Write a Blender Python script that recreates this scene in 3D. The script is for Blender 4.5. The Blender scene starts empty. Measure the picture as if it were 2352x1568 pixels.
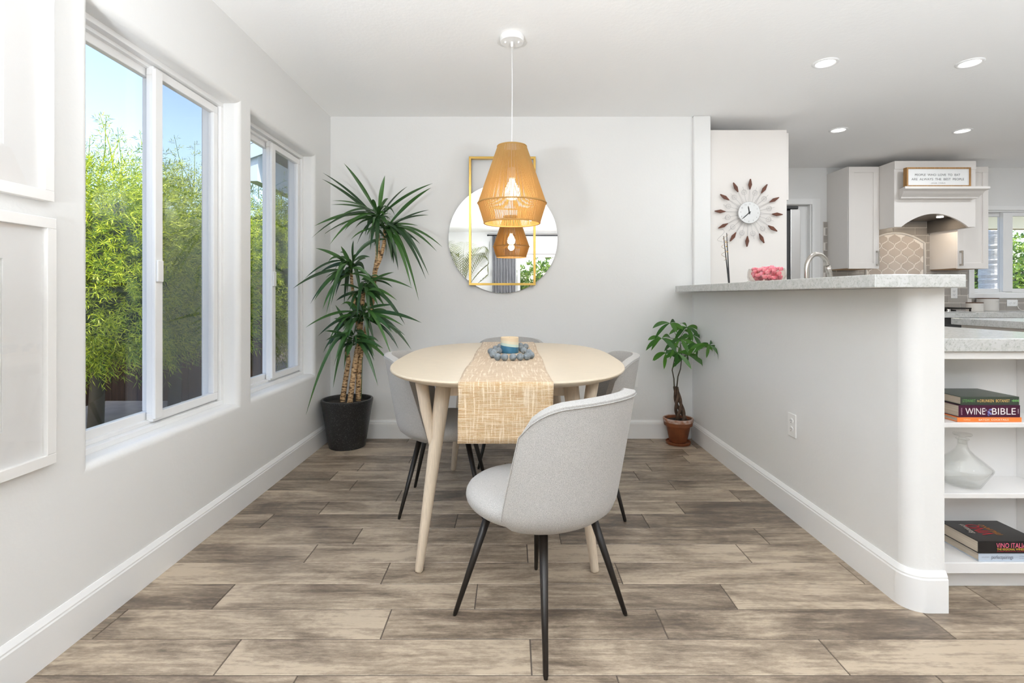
import bpy, bmesh, math, random
from mathutils import Vector, Matrix, noise
R = math.radians
random.seed(7)
sc = bpy.context.scene
col = sc.collection

# ------------------------------------------------------------------ camera, world, sun, exposure
F = 1176.0; CZ = 1.09; HY = 678.0; CX = 1176.0        # 18 mm lens, eye height, horizon row
cam_d = bpy.data.cameras.new('camera'); cam = bpy.data.objects.new('camera', cam_d); col.objects.link(cam)
cam.location = (0, 0, CZ); cam.rotation_euler = (R(90), 0, 0)
cam_d.sensor_width = 36; cam_d.lens = 18; cam_d.shift_y = -106/2352
cam_d.clip_start = 0.02
sc.camera = cam
sc.view_settings.view_transform = 'Standard'; sc.view_settings.look = 'None'
sc.view_settings.gamma = 1; sc.view_settings.use_curve_mapping = False
sc.view_settings.exposure = 0.15
sc.cycles.max_bounces = 12; sc.cycles.diffuse_bounces = 7; sc.cycles.glossy_bounces = 5
sc.cycles.transparent_max_bounces = 16; sc.cycles.transmission_bounces = 8
sc.cycles.caustics_reflective = False; sc.cycles.caustics_refractive = False
sc.cycles.sample_clamp_indirect = 6.0

SUN_EL, SUN_ROT = 56, 125
world = bpy.data.worlds.new('sky'); sc.world = world; world.use_nodes = True
wn = world.node_tree; wn.nodes.clear()
sky = wn.nodes.new('ShaderNodeTexSky'); sky.sky_type = 'NISHITA'; sky.sun_disc = False
sky.sun_elevation = R(SUN_EL); sky.sun_rotation = R(SUN_ROT); sky.air_density = 1.0; sky.dust_density = 2.2; sky.ozone_density = 1.5
bg = wn.nodes.new('ShaderNodeBackground'); bg.inputs[1].default_value = 0.46
wo = wn.nodes.new('ShaderNodeOutputWorld')
wn.links.new(sky.outputs[0], bg.inputs[0]); wn.links.new(bg.outputs[0], wo.inputs[0])

def lamp(name, typ, loc, rot, energy, color=(1, 1, 1), parent=None, **kw):
    d = bpy.data.lights.new(name, typ); d.energy = energy; d.color = color
    for k, v in kw.items(): setattr(d, k, v)
    o = bpy.data.objects.new(name, d); col.objects.link(o)
    o.location = loc; o.rotation_euler = rot
    if parent: o.parent = parent
    return o
# sun high on the right (+X), a little behind the camera
sun_dir = Vector((math.cos(R(SUN_EL))*math.cos(R(-35)), math.cos(R(SUN_EL))*math.sin(R(-35)), math.sin(R(SUN_EL))))
s = lamp('sun', 'SUN', (8, -2, 12), (0, 0, 0), 9.0, (1, .96, .88), angle=R(.6))
s.rotation_euler = sun_dir.to_track_quat('Z', 'Y').to_euler()
DOWNLIGHT_W = 4.0; REAR_W = 9.5; HIDDEN_KITCHEN_W = 5.0; UPLIGHT_W = 1.0
LAMP_COL = (.895, .945, 1.0)
def portal(name, loc, rot, sx, sy):
    o = lamp(name, 'AREA', loc, rot, 1, shape='RECTANGLE', size=sx, size_y=sy)
    o.data.cycles.is_portal = True
portal('sky_portal', (-1.6, 2.137, 1.3), (0, R(-90), 0), 1.5, .9)
portal('sky_portal', (-1.6, 3.16, 1.3), (0, R(-90), 0), 1.5, .85)
portal('sky_portal', (5.65, 5.64, 1.55), (R(-90), 0, 0), 1.5, 1.0)
portal('sky_portal', (1.7, -3.45, 1.03), (R(90), 0, 0), 3.2, 2.0)

# ------------------------------------------------------------------ helpers
def P(px, py, Y):                       # pixel of the photograph at distance Y -> point
    return Vector(((px-CX)*Y/F, Y, CZ-(py-HY)*Y/F))
def link(o, parent=None):
    col.objects.link(o)
    if parent: o.parent = parent
    return o
def empty(name, loc=(0, 0, 0), rz=0):
    o = bpy.data.objects.new(name, None); col.objects.link(o)
    o.location = loc; o.rotation_euler = (0, 0, rz); o.empty_display_size = .05
    return o
def tag(o, label=None, cat=None, group=None, kind=None):
    if label: o['label'] = label
    if cat: o['category'] = cat
    if group: o['group'] = group
    if kind: o['kind'] = kind
    return o
def thing(name, label, cat, loc=(0, 0, 0), rz=0, group=None):
    return tag(empty(name, loc, rz), label, cat, group)
def copy_tree(o, parent=None):
    c = o.copy(); col.objects.link(c)
    if parent: c.parent = parent
    for ch in o.children: copy_tree(ch, c)
    return c

class MB:
    """collects shapes, builds ONE mesh object"""
    def __init__(s): s.v = []; s.f = []; s.m = []; s.cur = 0
    def add(s, verts, faces):
        n = len(s.v); s.v += [tuple(v) for v in verts]
        s.f += [tuple(i+n for i in f) for f in faces]; s.m += [s.cur]*len(faces)
        return s
    def box(s, x0, x1, y0, y1, z0, z1):
        v = [(x, y, z) for z in (z0, z1) for y in (y0, y1) for x in (x0, x1)]
        return s.add(v, [(0, 2, 3, 1), (4, 5, 7, 6), (0, 1, 5, 4), (2, 6, 7, 3), (0, 4, 6, 2), (1, 3, 7, 5)])
    def prism(s, pts, z0, z1):          # ccw polygon in XY
        n = len(pts)
        v = [(x, y, z0) for x, y in pts]+[(x, y, z1) for x, y in pts]
        return s.add(v, [tuple(range(n-1, -1, -1)), tuple(range(n, 2*n))]+[(i, (i+1) % n, (i+1) % n+n, i+n) for i in range(n)])
    def prism_y(s, pts, y0, y1):        # polygon in XZ extruded along Y
        n = len(pts)
        v = [(x, y0, z) for x, z in pts]+[(x, y1, z) for x, z in pts]
        return s.add(v, [tuple(range(n)), tuple(range(2*n-1, n-1, -1))]+[(i, i+n, (i+1) % n+n, (i+1) % n) for i in range(n)])
    def lathe(s, prof, n=32, c=(0, 0, 0), cap=True):
        v = []; f = []
        for r, z in prof:
            for i in range(n):
                a = 2*math.pi*i/n; v.append((c[0]+r*math.cos(a), c[1]+r*math.sin(a), c[2]+z))
        for j in range(len(prof)-1):
            for i in range(n):
                k = (i+1) % n
                f.append((j*n+i, j*n+k, (j+1)*n+k, (j+1)*n+i))
        if cap:
            f.append(tuple(range(n-1, -1, -1))); m = (len(prof)-1)*n; f.append(tuple(range(m, m+n)))
        return s.add(v, f)
    def tube(s, pts, rad, n=8, cap=True, flat=1.0):
        pts = [Vector(p) for p in pts]; k = len(pts)
        if not hasattr(rad, '__len__'): rad = [rad]*k
        v = []; f = []
        T0 = (pts[1]-pts[0]).normalized()
        up = Vector((0, 0, 1)) if abs(T0.z) < .9 else Vector((0, 1, 0))
        N = (up-T0*up.dot(T0)).normalized()
        for i in range(k):
            T = (pts[min(i+1, k-1)]-pts[max(i-1, 0)]).normalized()
            N = (N-T*N.dot(T)).normalized(); B = T.cross(N)
            for j in range(n):
                a = 2*math.pi*j/n
                v.append(pts[i]+N*rad[i]*math.cos(a)*flat+B*rad[i]*math.sin(a))
        for i in range(k-1):
            for j in range(n):
                q = (j+1) % n; f.append((i*n+j, i*n+q, (i+1)*n+q, (i+1)*n+j))
        if cap: f.append(tuple(range(n-1, -1, -1))); f.append(tuple(range((k-1)*n, k*n)))
        return s.add(v, f)
    def sphere(s, c, r, n=16, m=10, sz=1):
        prof = [(r*math.sin(math.pi*i/m), -r*sz*math.cos(math.pi*i/m)) for i in range(1, m)]
        b = len(s.v); s.lathe(prof, n, c, True); return s
    def build(s, name, mat, parent=None, smooth=False, bevel=0, seg=2, sub=0, solid=0, loc=None, auto=None):
        me = bpy.data.meshes.new(name); me.from_pydata(s.v, [], s.f); me.update()
        mats = mat if isinstance(mat, (list, tuple)) else [mat]
        for q in mats: me.materials.append(q)
        if len(mats) > 1: me.polygons.foreach_set('material_index', s.m)
        if smooth: me.polygons.foreach_set('use_smooth', [True]*len(me.polygons))
        if auto is not None:
            me.polygons.foreach_set('use_smooth', [True]*len(me.polygons)); me.set_sharp_from_angle(angle=R(auto))
        o = bpy.data.objects.new(name, me); link(o, parent)
        if loc: o.location = loc
        if solid:
            q = o.modifiers.new('solid', 'SOLIDIFY'); q.thickness = solid; q.offset = 0
        if bevel:
            q = o.modifiers.new('bevel', 'BEVEL'); q.width = bevel; q.segments = seg; q.limit_method = 'ANGLE'; q.angle_limit = R(40)
            q.harden_normals = False
        if sub:
            q = o.modifiers.new('sub', 'SUBSURF'); q.levels = sub; q.render_levels = sub
        return o
def box(name, b, mat, parent=None, bevel=0.002, seg=2):
    return MB().box(*b).build(name, mat, parent, bevel=bevel, seg=seg)
def struct(o, **k):
    o['kind'] = 'structure'; return o

# ------------------------------------------------------------------ materials
def newmat(name):
    m = bpy.data.materials.new(name); m.use_nodes = True
    nt = m.node_tree; b = nt.nodes['Principled BSDF']
    return m, nt, b
def N(nt, t, **k):
    n = nt.nodes.new('ShaderNode'+t)
    for a, v in k.items():
        if a.startswith('i_'): n.inputs[int(a[2:])].default_value = v
        else: setattr(n, a, v)
    return n
def mat(name, c, rough=.5, metal=0, spec=.5, bump=0, bscale=100, var=0, vscale=8, emit=0, coat=0, trans=0, sheen=0, vc2=None, stretch=None):
    m, nt, b = newmat(name)
    b.inputs['Base Color'].default_value = (*c, 1); b.inputs['Roughness'].default_value = rough
    b.inputs['Metallic'].default_value = metal; b.inputs['Specular IOR Level'].default_value = spec
    b.inputs['Coat Weight'].default_value = coat; b.inputs['Sheen Weight'].default_value = sheen
    if emit: b.inputs['Emission Color'].default_value = (*c, 1); b.inputs['Emission Strength'].default_value = emit
    tc = N(nt, 'TexCoord'); mp = N(nt, 'Mapping'); nt.links.new(tc.outputs['Object'], mp.inputs[0])
    if stretch: mp.inputs['Scale'].default_value = stretch
    if var:
        n = N(nt, 'TexNoise'); n.inputs['Scale'].default_value = vscale; n.inputs['Detail'].default_value = 6
        nt.links.new(mp.outputs[0], n.inputs['Vector'])
        r = N(nt, 'ValToRGB')
        c2 = vc2 or tuple(max(0, x*(1-var)) for x in c)
        r.color_ramp.elements[0].position = .35; r.color_ramp.elements[1].position = .65
        r.color_ramp.elements[0].color = (*c2, 1); r.color_ramp.elements[1].color = (*c, 1)
        nt.links.new(n.outputs[0], r.inputs[0]); nt.links.new(r.outputs[0], b.inputs['Base Color'])
    if bump:
        n = N(nt, 'TexNoise'); n.inputs['Scale'].default_value = bscale; n.inputs['Detail'].default_value = 3
        nt.links.new(mp.outputs[0], n.inputs['Vector'])
        bp = N(nt, 'Bump'); bp.inputs['Strength'].default_value = bump; bp.inputs['Distance'].default_value = .01
        nt.links.new(n.outputs[0], bp.inputs['Height']); nt.links.new(bp.outputs[0], b.inputs['Normal'])
    return m
def glassy(name, tint=(1, 1, 1), ior=1.45, rough=0.0, extra=None):
    m = bpy.data.materials.new(name); m.use_nodes = True; nt = m.node_tree; nt.nodes.clear()
    o = N(nt, 'OutputMaterial'); t = N(nt, 'BsdfTransparent'); g = N(nt, 'BsdfGlossy'); g.inputs['Roughness'].default_value = rough
    t.inputs[0].default_value = (*tint, 1)
    fr = N(nt, 'Fresnel'); ge = N(nt, 'NewGeometry')            # same index from both faces of a thin pane
    q = N(nt, 'Math', operation='MULTIPLY_ADD'); nt.links.new(ge.outputs['Backfacing'], q.inputs[0]); q.inputs[1].default_value = 1/ior-ior; q.inputs[2].default_value = ior
    nt.links.new(q.outputs[0], fr.inputs[0])
    mx = N(nt, 'MixShader'); nt.links.new(fr.outputs[0], mx.inputs[0]); nt.links.new(t.outputs[0], mx.inputs[1]); nt.links.new(g.outputs[0], mx.inputs[2])
    nt.links.new(mx.outputs[0], o.inputs[0])
    return m

M = {}
M['wall'] = mat('wall_paint', (.80, .80, .79), .62, spec=.3, bump=.06, bscale=60)
M['ceil'] = mat('ceiling_paint', (.92, .92, .915), .8, spec=.2, bump=.1, bscale=50)
M['trim'] = mat('trim_paint', (.86, .86, .855), .35, spec=.4)
M['vinyl'] = mat('white_vinyl', (.84, .84, .835), .35, spec=.4)
M['cab'] = mat('cabinet_paint', (.76, .725, .69), .4, spec=.4)
M['shelf'] = mat('shelf_paint', (.82, .81, .80), .4, spec=.4)
M['outlet'] = mat('outlet_plastic', (.88, .88, .87), .3)
M['dark'] = mat('dark_slot', (.02, .02, .02), .5)
M['black'] = mat('black_powder_coat', (.010, .007, .005), .35, spec=.35)
M['brass'] = mat('brushed_brass', (.62, .40, .11), .28, metal=1)
M['mirror'] = mat('mirror_silver', (.90, .90, .90), .0, metal=1)
M['steel'] = mat('brushed_steel', (.55, .54, .53), .28, metal=1)
M['nickel'] = mat('brushed_nickel', (.50, .47, .43), .25, metal=1)
M['dsteel'] = mat('dark_steel', (.05, .05, .055), .3, metal=.6)
M['glass'] = glassy('clear_pane', ior=1.35)
M['gasket'] = mat('gasket_rubber', (.03, .03, .03), .6)
M['oven'] = mat('oven_black', (.01, .01, .01), .15)
M['soil'] = mat('potting_soil', (.035, .025, .018), .9, bump=1, bscale=80, var=.6, vscale=60)
M['terra'] = mat('terracotta', (.23, .065, .018), .6, bump=.1, bscale=40, var=.45, vscale=12)
M['lime'] = mat('limescale_rim', (.50, .40, .35), .7, var=.4, vscale=30, vc2=(.30, .13, .07))
M['trunk'] = mat('braided_bark', (.11, .065, .04), .8, bump=.6, bscale=60, var=.5, vscale=40)
M['stem'] = mat('green_stem', (.07, .11, .03), .6)
M['twig'] = mat('dark_twig', (.06, .05, .03), .7)
M['curtain'] = mat('grey_curtain', (.25, .25, .26), .8, var=.25, vscale=14, stretch=(3, 3, .2))
M['rod'] = mat('rod_black', (.01, .01, .01), .4)
M['fence'] = mat('fence_wood', (.13, .065, .035), .8, var=.4, vscale=12, stretch=(3, 3, .3))
M['deck'] = mat('pale_concrete', (.70, .68, .64), .8, var=.15, vscale=9)
M['ground'] = mat('garden_soil', (.11, .085, .06), .9, var=.4, vscale=5)
M['siding'] = mat('blue_grey_siding', (.42, .50, .56), .6)
M['fascia'] = mat('fascia_paint', (.38, .47, .55), .6)
M['soffit'] = mat('soffit_board', (.26, .25, .22), .7)
M['roofing'] = mat('roof_shingle', (.06, .06, .06), .9)
M['beam'] = mat('patio_beam', (.88, .84, .60), .7)
M['bark'] = mat('palm_bark', (.84, .83, .82), .85, bump=.8, bscale=25, var=.2, vscale=14, stretch=(1, 1, 4))
M['pink'] = mat('pink_crystal', (.72, .12, .20), .25, var=.4, vscale=50, vc2=(.85, .40, .42))
M['crystal'] = glassy('cut_crystal', (.97, .94, .92), 1.5)
M['clockwood'] = mat('walnut_lozenge', (.13, .035, .012), .45, var=.35, vscale=60)
M['wire'] = mat('clock_wire', (.45, .43, .42), .35, metal=1)
M['paper'] = mat('page_block', (.56, .48, .38), .8, var=.25, vscale=3, stretch=(1, 1, 260))
M['matboard'] = mat('mat_board', (.80, .79, .775), .7)
M['frame'] = mat('white_wood_frame', (.83, .82, .80), .4)
M['signwood'] = mat('sign_wood', (.42, .22, .07), .6, var=.3, vscale=12, stretch=(8, 8, 1))
M['signface'] = mat('sign_face', (.80, .80, .79), .6)
M['ink'] = mat('grey_ink', (.07, .07, .07), .7)
M['plug'] = mat('white_cord', (.75, .73, .68), .5)
M['wicker'] = mat('wicker_pot', (.30, .20, .10), .8, bump=.5, bscale=80)
M['liner'] = mat('hood_liner', (.16, .145, .13), .35, metal=.3)
M['grout'] = mat('floor_grout', (.095, .075, .058), .85)
M['tilegrout'] = mat('tile_grout', (.78, .74, .69), .8)

# glass that shows its rim: fresnel mix, thicker looking
def decanter_glass():
    m, nt, b = newmat('decanter_glass')
    b.inputs['Base Color'].default_value = (.97, .98, .97, 1); b.inputs['Roughness'].default_value = 0
    b.inputs['Transmission Weight'].default_value = 1; b.inputs['IOR'].default_value = 1.45
    return m
M['decanter'] = glassy('decanter_glass', (.985, .988, .982), 1.5)

def floor_mat():
    m, nt, b = newmat('wood_look_tile')
    L = nt.links.new
    at = N(nt, 'Attribute', attribute_name='plank'); sep = N(nt, 'SeparateColor'); L(at.outputs['Color'], sep.inputs[0])
    tc = N(nt, 'TexCoord')
    off = N(nt, 'CombineXYZ'); mu = N(nt, 'Math', operation='MULTIPLY'); mu.inputs[1].default_value = 37
    L(sep.outputs[1], mu.inputs[0]); L(mu.outputs[0], off.inputs[0]); L(mu.outputs[0], off.inputs[2])
    ad = N(nt, 'VectorMath', operation='ADD'); L(tc.outputs['Object'], ad.inputs[0]); L(off.outputs[0], ad.inputs[1])
    def nz(scale, sx, sy, det=6, dist=0, rough=.6):
        mp = N(nt, 'Mapping'); mp.inputs['Scale'].default_value = (sx, sy, 1); L(ad.outputs[0], mp.inputs[0])
        n = N(nt, 'TexNoise'); n.inputs['Scale'].default_value = scale; n.inputs['Detail'].default_value = det
        n.inputs['Roughness'].default_value = rough; n.inputs['Distortion'].default_value = dist
        L(mp.outputs[0], n.inputs['Vector']); return n.outputs[0]
    a = nz(1.7, 1.2, 3.2, 9, .6, .66)       # big blotches
    st = nz(3.2, 1.0, 12, 8, .5, .74)       # streaks
    fine = nz(34, 1, 3, 6, 0, .8)          # speckle
    weave = N(nt, 'TexWave', wave_type='BANDS', bands_direction='X'); weave.inputs['Scale'].default_value = 75; weave.inputs['Distortion'].default_value = 2.5
    L(ad.outputs[0], weave.inputs['Vector'])
    weave2 = N(nt, 'TexWave', wave_type='BANDS', bands_direction='Y'); weave2.inputs['Scale'].default_value = 95; weave2.inputs['Distortion'].default_value = 2.0
    L(ad.outputs[0], weave2.inputs['Vector'])
    def mad(x, k, c):
        q = N(nt, 'Math', operation='MULTIPLY_ADD'); L(x, q.inputs[0]); q.inputs[1].default_value = k
        if isinstance(c, (int, float)): q.inputs[2].default_value = c
        else: L(c, q.inputs[2])
        return q.outputs[0]
    v = mad(a, 2.1, -1.05-.80)
    v = mad(st, 1.5, v); v = mad(fine, .85, v)
    v = mad(weave.outputs['Fac'], .07, v); v = mad(weave2.outputs['Fac'], .06, v)
    v = mad(sep.outputs[0], .42, v)
    r = N(nt, 'ValToRGB'); L(v, r.inputs[0]); e = r.color_ramp.elements
    e[0].position = .12; e[0].color = (.078, .058, .043, 1)
    e[1].position = 1.0; e[1].color = (.47, .385, .288, 1)
    for p, c in ((.38, (.140, .105, .075, 1)), (.60, (.235, .183, .134, 1)), (.82, (.350, .278, .206, 1))):
        x = e.new(p); x.color = c
    L(r.outputs[0], b.inputs['Base Color'])
    b.inputs['Roughness'].default_value = .42; b.inputs['Specular IOR Level'].default_value = .45
    bp = N(nt, 'Bump'); bp.inputs['Strength'].default_value = .18; bp.inputs['Distance'].default_value = .004
    L(v, bp.inputs['Height']); L(bp.outputs[0], b.inputs['Normal'])
    return m
M['floor'] = floor_mat()

def fabric_mat():
    m, nt, b = newmat('heather_fabric'); L = nt.links.new
    tc = N(nt, 'TexCoord')
    n1 = N(nt, 'TexNoise'); n1.inputs['Scale'].default_value = 750; n1.inputs['Detail'].default_value = 2; L(tc.outputs['Object'], n1.inputs['Vector'])
    n2 = N(nt, 'TexVoronoi'); n2.inputs['Scale'].default_value = 650; L(tc.outputs['Object'], n2.inputs['Vector'])
    r = N(nt, 'ValToRGB'); e = r.color_ramp.elements
    e[0].position = .33; e[0].color = (.29, .283, .272, 1); e[1].position = .62; e[1].color = (.52, .505, .485, 1)
    L(n1.outputs[0], r.inputs[0]); L(r.outputs[0], b.inputs['Base Color'])
    b.inputs['Roughness'].default_value = .95; b.inputs['Specular IOR Level'].default_value = .1; b.inputs['Sheen Weight'].default_value = .15
    bp = N(nt, 'Bump'); bp.inputs['Strength'].default_value = .35; bp.inputs['Distance'].default_value = .0015
    L(n2.outputs['Distance'], bp.inputs['Height']); L(bp.outputs[0], b.inputs['Normal'])
    return m
M['fabric'] = fabric_mat()

def quartz_mat():
    m, nt, b = newmat('veined_quartz'); L = nt.links.new
    tc = N(nt, 'TexCoord')
    n1 = N(nt, 'TexNoise'); n1.inputs['Scale'].default_value = 14; n1.inputs['Detail'].default_value = 9; n1.inputs['Distortion'].default_value = 1.4; n1.inputs['Roughness'].default_value = .65
    L(tc.outputs['Object'], n1.inputs['Vector'])
    r = N(nt, 'ValToRGB'); e = r.color_ramp.elements
    e[0].position = .40; e[0].color = (.58, .585, .57, 1); e[1].position = .62; e[1].color = (.58, .585, .575, 1)
    x = e.new(.50); x.color = (.47, .48, .46, 1); x = e.new(.46); x.color = (.56, .565, .55, 1); x = e.new(.54); x.color = (.56, .565, .55, 1)
    L(n1.outputs[0], r.inputs[0])
    n2 = N(nt, 'TexNoise'); n2.inputs['Scale'].default_value = 120; n2.inputs['Detail'].default_value = 4; L(tc.outputs['Object'], n2.inputs['Vector'])
    r2 = N(nt, 'ValToRGB'); r2.color_ramp.elements[0].position = .34; r2.color_ramp.elements[0].color = (.74, .74, .72, 1); r2.color_ramp.elements[1].position = .44; r2.color_ramp.elements[1].color = (1, 1, 1, 1)
    L(n2.outputs[0], r2.inputs[0])
    mx = N(nt, 'MixRGB', blend_type='MULTIPLY'); mx.inputs[0].default_value = 1; L(r.outputs[0], mx.inputs[1]); L(r2.outputs[0], mx.inputs[2])
    L(mx.outputs[0], b.inputs['Base Color']); b.inputs['Roughness'].default_value = .18
    return m
M['quartz'] = quartz_mat()

def runner_mat():
    m, nt, b = newmat('woven_jute'); L = nt.links.new
    uv = N(nt, 'UVMap'); mp = N(nt, 'Mapping'); L(uv.outputs[0], mp.inputs[0])
    br = N(nt, 'TexBrick'); br.offset = .5; br.inputs['Scale'].default_value = 1
    br.inputs['Brick Width'].default_value = .0042; br.inputs['Row Height'].default_value = .0028; br.inputs['Mortar Size'].default_value = .0004
    br.inputs['Color1'].default_value = (.60, .385, .185, 1); br.inputs['Color2'].default_value = (.70, .55, .36, 1); br.inputs['Mortar'].default_value = (.30, .18, .08, 1)
    L(mp.outputs[0], br.inputs['Vector'])
    def strk(sx, sy, p0, p1):
        q = N(nt, 'Mapping'); q.inputs['Scale'].default_value = (sx, sy, 1); L(uv.outputs[0], q.inputs[0])
        n = N(nt, 'TexNoise'); n.inputs['Scale'].default_value = 1; n.inputs['Detail'].default_value = 4; L(q.outputs[0], n.inputs['Vector'])
        r = N(nt, 'ValToRGB'); r.color_ramp.elements[0].position = p0; r.color_ramp.elements[1].position = p1; L(n.outputs[0], r.inputs[0]); return r.outputs[0]
    h = strk(9, 300, .50, .66); w = strk(130, 9, .52, .68); d = strk(14, 260, .56, .66)
    m1 = N(nt, 'MixRGB'); L(h, m1.inputs[0]); L(br.outputs[0], m1.inputs[1]); m1.inputs[2].default_value = (.74, .60, .42, 1)
    m2 = N(nt, 'MixRGB'); L(w, m2.inputs[0]); L(m1.outputs[0], m2.inputs[1]); m2.inputs[2].default_value = (.78, .66, .50, 1)
    m3 = N(nt, 'MixRGB'); L(d, m3.inputs[0]); L(m2.outputs[0], m3.inputs[1]); m3.inputs[2].default_value = (.44, .25, .10, 1)
    L(m3.outputs[0], b.inputs['Base Color']); b.inputs['Roughness'].default_value = .85; b.inputs['Sheen Weight'].default_value = .3
    bp = N(nt, 'Bump'); bp.inputs['Strength'].default_value = .7; bp.inputs['Distance'].default_value = .002; bp.invert = True
    L(br.outputs['Fac'], bp.inputs['Height']); L(bp.outputs[0], b.inputs['Normal'])
    return m
M['runner'] = runner_mat()
M['tablewood'] = mat('bleached_oak', (.70, .60, .46), .38, spec=.4, var=.10, vscale=9, stretch=(1.5, 22, 22))
M['legwood'] = mat('bleached_oak_leg', (.68, .57, .44), .42, spec=.4, var=.12, vscale=9, stretch=(22, 22, 1.5))

def leaf_mat(name, c1, c2, rough=.4, trans=.25, spec=.5, zc=None):
    m, nt, b = newmat(name); L = nt.links.new
    gi = N(nt, 'NewGeometry')
    r = N(nt, 'ValToRGB'); e = r.color_ramp.elements; e[0].color = (*c1, 1); e[1].color = (*c2, 1)
    L(gi.outputs['Random Per Island'], r.inputs[0])
    L(r.outputs[0], b.inputs['Base Color']); b.inputs['Roughness'].default_value = rough; b.inputs['Specular IOR Level'].default_value = spec
    if trans:
        t = N(nt, 'BsdfTranslucent'); L(r.outputs[0], t.inputs[0])
        mx = N(nt, 'MixShader'); mx.inputs[0].default_value = trans
        o = nt.nodes['Material Output']; L(b.outputs[0], mx.inputs[1]); L(t.outputs[0], mx.inputs[2]); L(mx.outputs[0], o.inputs[0])
    return m
M['dleaf'] = leaf_mat('dracaena_leaf', (.015, .045, .016), (.06, .16, .03), .32, .12)
M['mleaf'] = leaf_mat('money_tree_leaf', (.025, .10, .012), (.07, .20, .02), .4, .2)
M['pleaf'] = leaf_mat('palm_frond', (.06, .085, .01), (.20, .21, .035), .5, .3)
M['bush'] = leaf_mat('feathery_leaf', (.05, .15, .012), (.62, .70, .05), .45, .3)
M['bushdark'] = leaf_mat('inner_leaf', (.05, .14, .02), (.20, .36, .04), .5, .3)
M['hedge'] = leaf_mat('hedge_leaf', (.06, .17, .03), (.34, .48, .08), .5, .3)
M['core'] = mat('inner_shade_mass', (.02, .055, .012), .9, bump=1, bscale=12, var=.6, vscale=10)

def cane_mat():
    m, nt, b = newmat('dracaena_cane'); L = nt.links.new
    tc = N(nt, 'TexCoord'); mp = N(nt, 'Mapping'); mp.inputs['Scale'].default_value = (1, 1, 2.6); L(tc.outputs['Object'], mp.inputs[0])
    n = N(nt, 'TexVoronoi'); n.inputs['Scale'].default_value = 45; L(mp.outputs[0], n.inputs['Vector'])
    n2 = N(nt, 'TexNoise'); n2.inputs['Scale'].default_value = 40; n2.inputs['Detail'].default_value = 4; L(mp.outputs[0], n2.inputs['Vector'])
    r = N(nt, 'ValToRGB'); e = r.color_ramp.elements; e[0].position = .38; e[0].color = (.07, .035, .015, 1); e[1].position = .52; e[1].color = (.52, .32, .15, 1)
    x = e.new(.75); x.color = (.66, .50, .32, 1)
    L(n2.outputs[0], r.inputs[0]); L(r.outputs[0], b.inputs['Base Color']); b.inputs['Roughness'].default_value = .75
    bp = N(nt, 'Bump'); bp.inputs['Strength'].default_value = .6; bp.inputs['Distance'].default_value = .004; L(n.outputs['Distance'], bp.inputs['Height']); L(bp.outputs[0], b.inputs['Normal'])
    return m
M['cane'] = cane_mat()
def speckle_pot():
    m, nt, b = newmat('speckled_black_pot'); L = nt.links.new
    tc = N(nt, 'TexCoord'); n = N(nt, 'TexNoise'); n.inputs['Scale'].default_value = 190; n.inputs['Detail'].default_value = 3; L(tc.outputs['Object'], n.inputs['Vector'])
    r = N(nt, 'ValToRGB'); e = r.color_ramp.elements; e[0].position = .58; e[0].color = (.012, .012, .012, 1); e[1].position = .72; e[1].color = (.12, .12, .12, 1)
    L(n.outputs[0], r.inputs[0]); L(r.outputs[0], b.inputs['Base Color']); b.inputs['Roughness'].default_value = .4
    return m
M['pot'] = speckle_pot()
def screen_mat():
    m = bpy.data.materials.new('insect_screen'); m.use_nodes = True; nt = m.node_tree; nt.nodes.clear()
    o = N(nt, 'OutputMaterial'); t = N(nt, 'BsdfTransparent'); d = N(nt, 'BsdfDiffuse'); d.inputs[0].default_value = (.16, .17, .19, 1)
    mx = N(nt, 'MixShader'); mx.inputs[0].default_value = .24
    nt.links.new(t.outputs[0], mx.inputs[1]); nt.links.new(d.outputs[0], mx.inputs[2]); nt.links.new(mx.outputs[0], o.inputs[0]); return m
M['screen'] = screen_mat()
def cord_mat():
    m, nt, b = newmat('jute_cord'); L = nt.links.new
    b.inputs['Base Color'].default_value = (.50, .31, .105, 1); b.inputs['Roughness'].default_value = .8
    t = N(nt, 'BsdfTranslucent'); t.inputs[0].default_value = (.78, .50, .14, 1)
    mx = N(nt, 'MixShader'); mx.inputs[0].default_value = .30
    o = nt.nodes['Material Output']; L(b.outputs[0], mx.inputs[1]); L(t.outputs[0], mx.inputs[2]); L(mx.outputs[0], o.inputs[0])
    return m
M['cord'] = cord_mat()
def emis(name, c, s):
    m = bpy.data.materials.new(name); m.use_nodes = True; nt = m.node_tree; nt.nodes.clear()
    o = N(nt, 'OutputMaterial'); e = N(nt, 'Emission'); e.inputs[0].default_value = (*c, 1); e.inputs[1].default_value = s
    nt.links.new(e.outputs[0], o.inputs[0]); return m
M['diffuser'] = emis('lit_diffuser', (1, .97, .92), 6)
M['bulb'] = emis('lit_bulb', (1, .86, .62), 14)

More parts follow.
